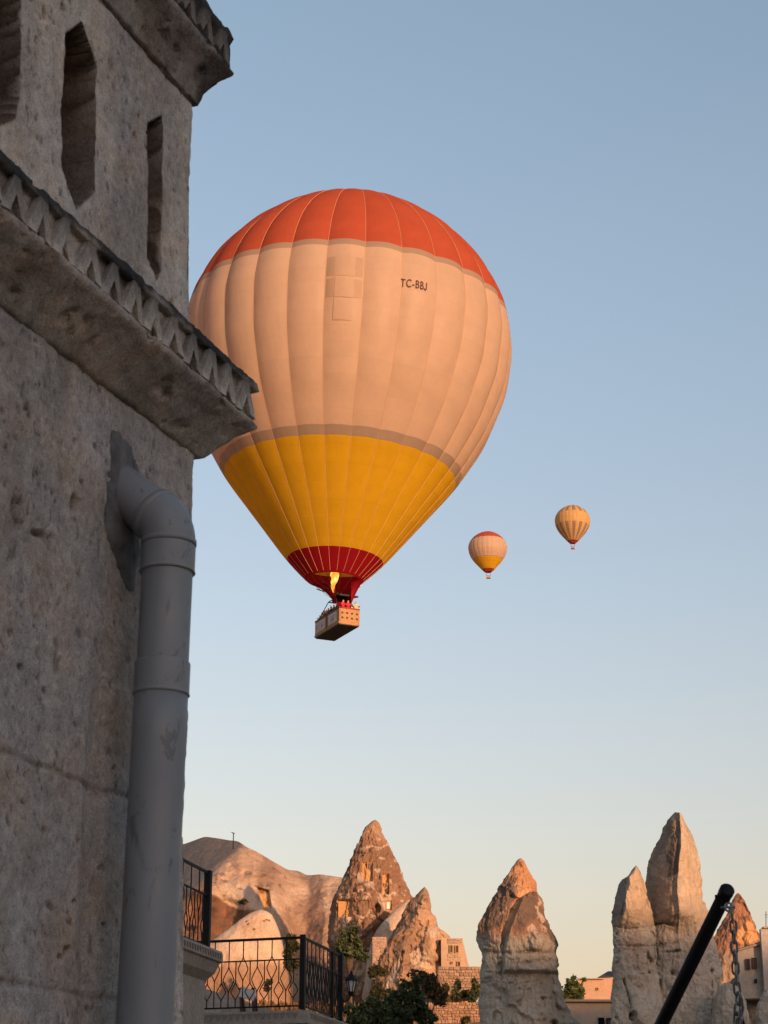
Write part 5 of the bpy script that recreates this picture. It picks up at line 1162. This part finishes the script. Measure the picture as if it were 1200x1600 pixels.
for z_, r_ in ((-1.0, 0.05), (-0.6, 0.12), (0.0, 0.22), (0.5, 0.28), (1.1, 0.29), (1.6, 0.24), (2.1, 0.15), (2.5, 0.03)): fl_.append((z_, r_))
zf = np.linspace(-1.0, 2.5, 36); rf = np.interp(zf, [p_[0] for p_ in fl_], [p_[1] for p_ in fl_]); V = []
for z_, r_ in zip(zf, rf):
    for k_ in range(18):
        a_ = 2 * math.pi * k_ / 18; q_ = np.array([math.cos(a_) * 1.5, math.sin(a_) * 1.5, z_ * 1.4]); n_ = fbm(q_[None], 1.3, 3, 77)[0]; V.append(((r_ * (1 + 0.7 * n_)) * math.cos(a_) + 0.06 * math.sin(z_ * 3), (r_ * (1 + 0.7 * n_)) * math.sin(a_), z_))
mk('flame', V, gridfaces(36, 18, True)[:, ::-1], fm, big, None, True, True)

# basket (kept level), burner frame, cables
NC = atd(530, 974, 157.5)
LD = np.array([-2.2, 4.6, 0]); LD /= np.linalg.norm(LD); SD = np.array([LD[1], -LD[0], 0]); SD = SD if SD[0] > 0 else -SD
BL, BW, BH = 5.0, 1.85, 1.36; BC = NC + LD * BL / 2 + SD * BW / 2
AX = np.array([LD, SD, UP])
def bp_(l, s_, z_): return BC + LD * l + SD * s_ + UP * z_
bs_ = MB()
th_ = 0.06
for sg in (-1, 1):
    bs_.box(bp_(0, sg * (BW / 2 - th_), BH / 2), (BL / 2, th_, BH / 2), AX, 0.03); bs_.box(bp_(sg * (BL / 2 - th_), 0, BH / 2), (th_, BW / 2 - 2 * th_ - 0.001, BH / 2), AX, 0.03)
bk = bs_.build('basket', M['wicker'], big)
MB().box(bp_(0, 0, 0.0), (BL / 2 - 0.04, BW / 2 - 0.04, 0.07), AX, 0.02).build('floor', M['basket_floor'], bk)
MB().box(bp_(0, 0, 0.42), (BL / 2 - 0.13, BW / 2 - 0.13, 0.04), AX).build('deck', M['wicker'], bk)
for sg in (-1, 1):
    MB().box(bp_(0, sg * (BW / 2 - th_), BH + 0.04), (BL / 2, 0.10, 0.06), AX, 0.03).build('rim_pad', M['leather'], bk)
    MB().box(bp_(sg * (BL / 2 - th_), 0, BH + 0.045), (0.10, BW / 2 - 0.16, 0.058), AX, 0.03).build('rim_pad', M['redpad'], bk)
for i in range(4):
    for j in range(2): MB().box(bp_(-BL / 2 - 0.004, -BW / 2 + BW * (i + 0.62) / 4.2, 0.55 + 0.42 * j), (0.012, 0.085, 0.075), AX, 0.008).build('foothold', M['basket_floor'], bk)
for l0, l1 in ((-BL / 2 + 0.5, -0.35), (0.4, 1.5), (1.62, BL / 2 - 0.12)):
    bn = MB().box(bp_((l0 + l1) / 2, -BW / 2 - 0.02, BH * 0.56), ((l1 - l0) / 2, 0.014, 0.44), AX, 0.008).build('banner', M['banner'], bk)
    lc, lw = (l0 + l1) / 2, (l1 - l0) / 2
    for zz0, hz0, lw0 in ((0.18, 0.035, 0.6), (-0.05, 0.09, 0.42), (-0.25, 0.03, 0.55)): MB().box(bp_(lc, -BW / 2 - 0.037, BH * 0.56 + zz0), (lw * lw0, 0.003, hz0), AX).build('banner_mark', M['bannerprint'], bk)
MB().box(bp_(0.02, -BW / 2 - 0.02, BH * 0.5), (0.05, 0.03, BH * 0.48), AX, 0.01).build('strap', M['leather'], bk)
MB().box(bp_(0, -BW / 2 - 0.015, 0.10), (BL / 2, 0.03, 0.07), AX, 0.01).build('runner', M['wicker'], bk)
mth = np.array((BM @ Vector((0, 0, 0)))[:])
FZ = 2.75
mb = MB()
fc_ = [(-0.8, -0.45), (0.8, -0.45), (0.8, 0.45), (-0.8, 0.45)]
for (a_, b_), (c_, d_) in zip(fc_, fc_[1:] + fc_[:1]): mb.tube([bp_(a_, b_, FZ), bp_(c_, d_, FZ)], 0.05, 6)
for a_, b_ in fc_: mb.tube([bp_(a_, b_, FZ), bp_(a_ * 2.6, b_ * 1.9, BH)], 0.035, 6)
for a_ in (-0.4, 0.4):
    for b_ in (-0.18, 0.18): mb.tube([bp_(a_, b_, FZ - 0.1), bp_(a_ * 0.8, b_, FZ + 0.55)], 0.11, 8)
mb.build('burner_frame', M['steel'], big)
MB().box(bp_(-0.7, 0.35, FZ + 0.22), (0.95, 0.85, 0.07), np.array([LD * 0.97 + UP * 0.2, SD, UP])).build('heat_shield', M['basket_floor'], big)
mb = MB()
for k_ in range(12):
    a_ = 2 * math.pi * (k_ + 0.5) / 12; p_ = np.array((BM @ Vector((r0_ * math.cos(a_), r0_ * math.sin(a_), 0.05)))[:]); f_ = fc_[int(((math.degrees(a_) + 120) % 360) // 90)]
    MB().tube([p_, bp_(f_[0], f_[1], FZ)], 0.018, 4).build('cable', M['steel'], big)
for a_, b_ in ((-1, -1), (1, -1), (1, 1), (-1, 1)): MB().tube([bp_(a_ * 0.8, b_ * 0.45, FZ), bp_(a_ * BL * 0.47, b_ * BW * 0.45, BH)], 0.02, 4).build('cable', M['steel'], big)

# people in the basket: one continuous skinned figure per pose
def figure(arm):
    J = {'hip': (0, 0, 0.92), 'bel': (0, 0.01, 1.10), 'ch': (0, 0, 1.32), 'nk': (0, 0.01, 1.48), 'hd': (0, -0.02, 1.60), 'ht': (0, -0.01, 1.70)}
    E = [('hip', 'bel'), ('bel', 'ch'), ('ch', 'nk'), ('nk', 'hd'), ('hd', 'ht')]
    Rr = {'hip': 0.15, 'bel': 0.14, 'ch': 0.16, 'nk': 0.055, 'hd': 0.095, 'ht': 0.07}
    for sg, n_ in ((-1, 'l'), (1, 'r')):
        J['sh' + n_] = (sg * 0.18, 0, 1.40); up_ = arm and sg > 0
        J['el' + n_] = (sg * 0.30, -0.10, 1.42 if up_ else 1.18); J['wr' + n_] = (sg * 0.30, -0.26, 1.62 if up_ else 1.24); J['ha' + n_] = (sg * 0.29, -0.33, 1.68 if up_ else 1.27)
        J['th' + n_] = (sg * 0.095, 0, 0.80); J['kn' + n_] = (sg * 0.10, -0.02, 0.48); J['an' + n_] = (sg * 0.10, 0.02, 0.09); J['to' + n_] = (sg * 0.11, -0.12, 0.04)
        E += [('ch', 'sh' + n_), ('sh' + n_, 'el' + n_), ('el' + n_, 'wr' + n_), ('wr' + n_, 'ha' + n_), ('hip', 'th' + n_), ('th' + n_, 'kn' + n_), ('kn' + n_, 'an' + n_), ('an' + n_, 'to' + n_)]
        Rr.update({'sh' + n_: 0.075, 'el' + n_: 0.048, 'wr' + n_: 0.035, 'ha' + n_: 0.035, 'th' + n_: 0.10, 'kn' + n_: 0.065, 'an' + n_: 0.045, 'to' + n_: 0.04})
    ks = list(J); me = bpy.data.meshes.new('body'); me.from_pydata([J[k_] for k_ in ks], [(ks.index(a_), ks.index(b_)) for a_, b_ in E], [])
    ob = bpy.data.objects.new('body', me); COL.objects.link(ob); md = ob.modifiers.new('Skin', 'SKIN'); sb = ob.modifiers.new('Sub', 'SUBSURF'); sb.levels = 1; sb.render_levels = 1
    for i, k_ in enumerate(ks): me.skin_vertices[0].data[i].radius = (Rr[k_], Rr[k_] * (0.72 if k_ in ('ch', 'bel', 'hip') else 1.0)); me.skin_vertices[0].data[i].use_root = (k_ == 'hip')
    bpy.context.view_layer.update(); out = bpy.data.meshes.new_from_object(ob.evaluated_get(bpy.context.evaluated_depsgraph_get())); bpy.data.objects.remove(ob); return out
figs = [figure(False), figure(True)]
def person(label, l, s_, face, shirt, trous, hair, arm=0):
    me = figs[arm].copy(); n = len(me.vertices); co_ = np.zeros(n * 3); me.vertices.foreach_get('co', co_); co_ = co_.reshape(-1, 3)
    C_ = np.tile(np.array([*shirt, 1.0]), (n, 1)); skin = (0.42, 0.25, 0.17, 1)
    C_[co_[:, 2] < 0.95] = (*trous, 1); C_[co_[:, 2] > 1.475] = skin; C_[(np.abs(co_[:, 0]) > 0.2) & (co_[:, 1] < -0.2)] = skin
    C_[(co_[:, 2] > 1.66) | ((co_[:, 2] > 1.54) & (co_[:, 1] > 0.02))] = (*hair, 1)
    a_ = me.attributes.new('col', 'FLOAT_COLOR', 'POINT'); a_.data.foreach_set('color', C_.ravel()); me.materials.append(M['fig'])
    me.polygons.foreach_set('use_smooth', np.ones(len(me.polygons), bool))
    o = bpy.data.objects.new('person', me); COL.objects.link(o); o.location = bp_(l, s_, 0.465); o.rotation_euler = (0, 0, face)
    tag(o, label, 'person', 'passengers in the basket')
BK_ = (0.012, 0.010, 0.010); NV = (0.02, 0.022, 0.04)
ppl = [('person in a red jacket at the near end of the basket, left one', -2.2, -0.45, (0.45, 0.02, 0.04), NV, BK_, 0), ('person in a red jacket at the near end of the basket, right one', -2.2, 0.0, (0.42, 0.02, 0.03), NV, BK_, 0),
       ('person in a pale yellow top with black hair at the rightmost corner of the basket', -2.2, 0.68, (0.55, 0.42, 0.22), NV, BK_, 0), ('person in a dark coat behind the red jackets', -1.6, 0.45, BK_, BK_, BK_, 0),
       ('person in a black coat under the burner', -0.6, -0.55, BK_, BK_, BK_, 0), ('person in a dark red jumper beside the burner', -1.15, -0.55, (0.16, 0.02, 0.03), BK_, BK_, 0), ('person in a purple top raising an arm in mid basket', 0.0, -0.55, (0.07, 0.03, 0.08), BK_, BK_, 1),
       ('person in a dark jacket left of the basket middle', 0.5, -0.55, NV, BK_, BK_, 0), ('person in a brown jacket in the left half of the basket', 1.0, -0.5, (0.12, 0.06, 0.04), BK_, BK_, 0), ('person in a pink top with raised arm in the left half of the basket', 1.45, -0.55, (0.45, 0.17, 0.15), BK_, (0.10, 0.05, 0.03), 1),
       ('person in white next to the far left end of the basket', 1.9, -0.5, (0.6, 0.55, 0.5), NV, BK_, 0), ('person at the far left end of the basket, dark hair, pale top', 2.25, -0.4, (0.4, 0.33, 0.3), NV, BK_, 0),
       ('person in grey standing at the back rail of the basket', 0.9, 0.5, (0.15, 0.15, 0.16), BK_, BK_, 0)]
fa = math.atan2(-SD[1], -SD[0]) + math.pi / 2
for lb, l, s_, sh, tr_, hr, arm in ppl: person(lb, l, s_, fa + random.uniform(-0.5, 0.5) + (math.pi / 2 if l < -2 else 0), sh, tr_, hr, arm)

# far balloons
def far_basket(root, RBf, w_=2.2):
    b_ = MB().box((0, 0, -3.9), (1.4, 1.1, 0.7), None, 0.05).build('basket', M['wicker'], root, False, True)
    MB().box((0, 0, -4.62), (1.45, 1.15, 0.04)).build('floor', M['basket_floor'], b_, False, True)
    MB().box((0, 0, -3.05), (1.2, 0.85, 0.22), None, 0.1).build('rim_pad', M['leather'], b_, False, True)  # added dark block for the passengers' shade above the basket
    mb = MB()
    for sx in (-1, 1):
        for sy in (-1, 1): MB().tube([(sx * 1.3, sy * 1.0, -3.3), (sx * 1.6, sy * 1.6, 0.05)], 0.06, 4).build('cable', M['steel'], root, False, True)
def fdist(wpx): return RB * 2.04 * F / wpx
d2_ = fdist(61.5); l2 = atd(763, 894, d2_)
sb1, _ = balloon('small distant balloon with a red top and yellow lower part', l2, RB, 24, fabric('far balloon fabric', [(0.0, SKRED), (0.155 / S26, YEL), (0.75 / S26, GBAND), (0.78 / S26, WHITE), (1.93 / S26, TOPRED)]), 0.03, (0, R(-0.5), 0), 60, 7, 0.018, zs=0.87)
far_basket(sb1, RB)
d3_ = fdist(56); l3 = atd(895, 849, d3_)
def stripes(t, c, h):
    oi = t.nodes.new('ShaderNodeObjectInfo'); idx = nd(t, 'ShaderNodeMath', operation='MODULO'); t.links.new(oi.outputs['Object Index'], idx.inputs[0]); idx.inputs[1].default_value = 2
    z = ramp(t, h, [(0.0, 0.0), (0.16 / S26, 1.0), (1.15 / S26, 0.0), (1.88 / S26, 1.0), (2.45 / S26, 0.0)], True)
    f_ = nd(t, 'ShaderNodeMath', operation='MULTIPLY'); t.links.new(idx.outputs[0], f_.inputs[0]); t.links.new(z, f_.inputs[1])
    return mixc(t, c, (0.33, 0.25, 0.19), f_.outputs[0])
sb2, gs2 = balloon('small distant yellow balloon with dark vertical stripes', l3, RB, 28, fabric('striped balloon fabric', [(0.0, SKRED), (0.15 / S26, (0.66, 0.45, 0.20))], stripes), 0.03, (0, R(1.0), 0), 60, 7, 0.015, zs=0.90)
for i, g in enumerate(gs2): g.pass_index = i
far_basket(sb2, RB)
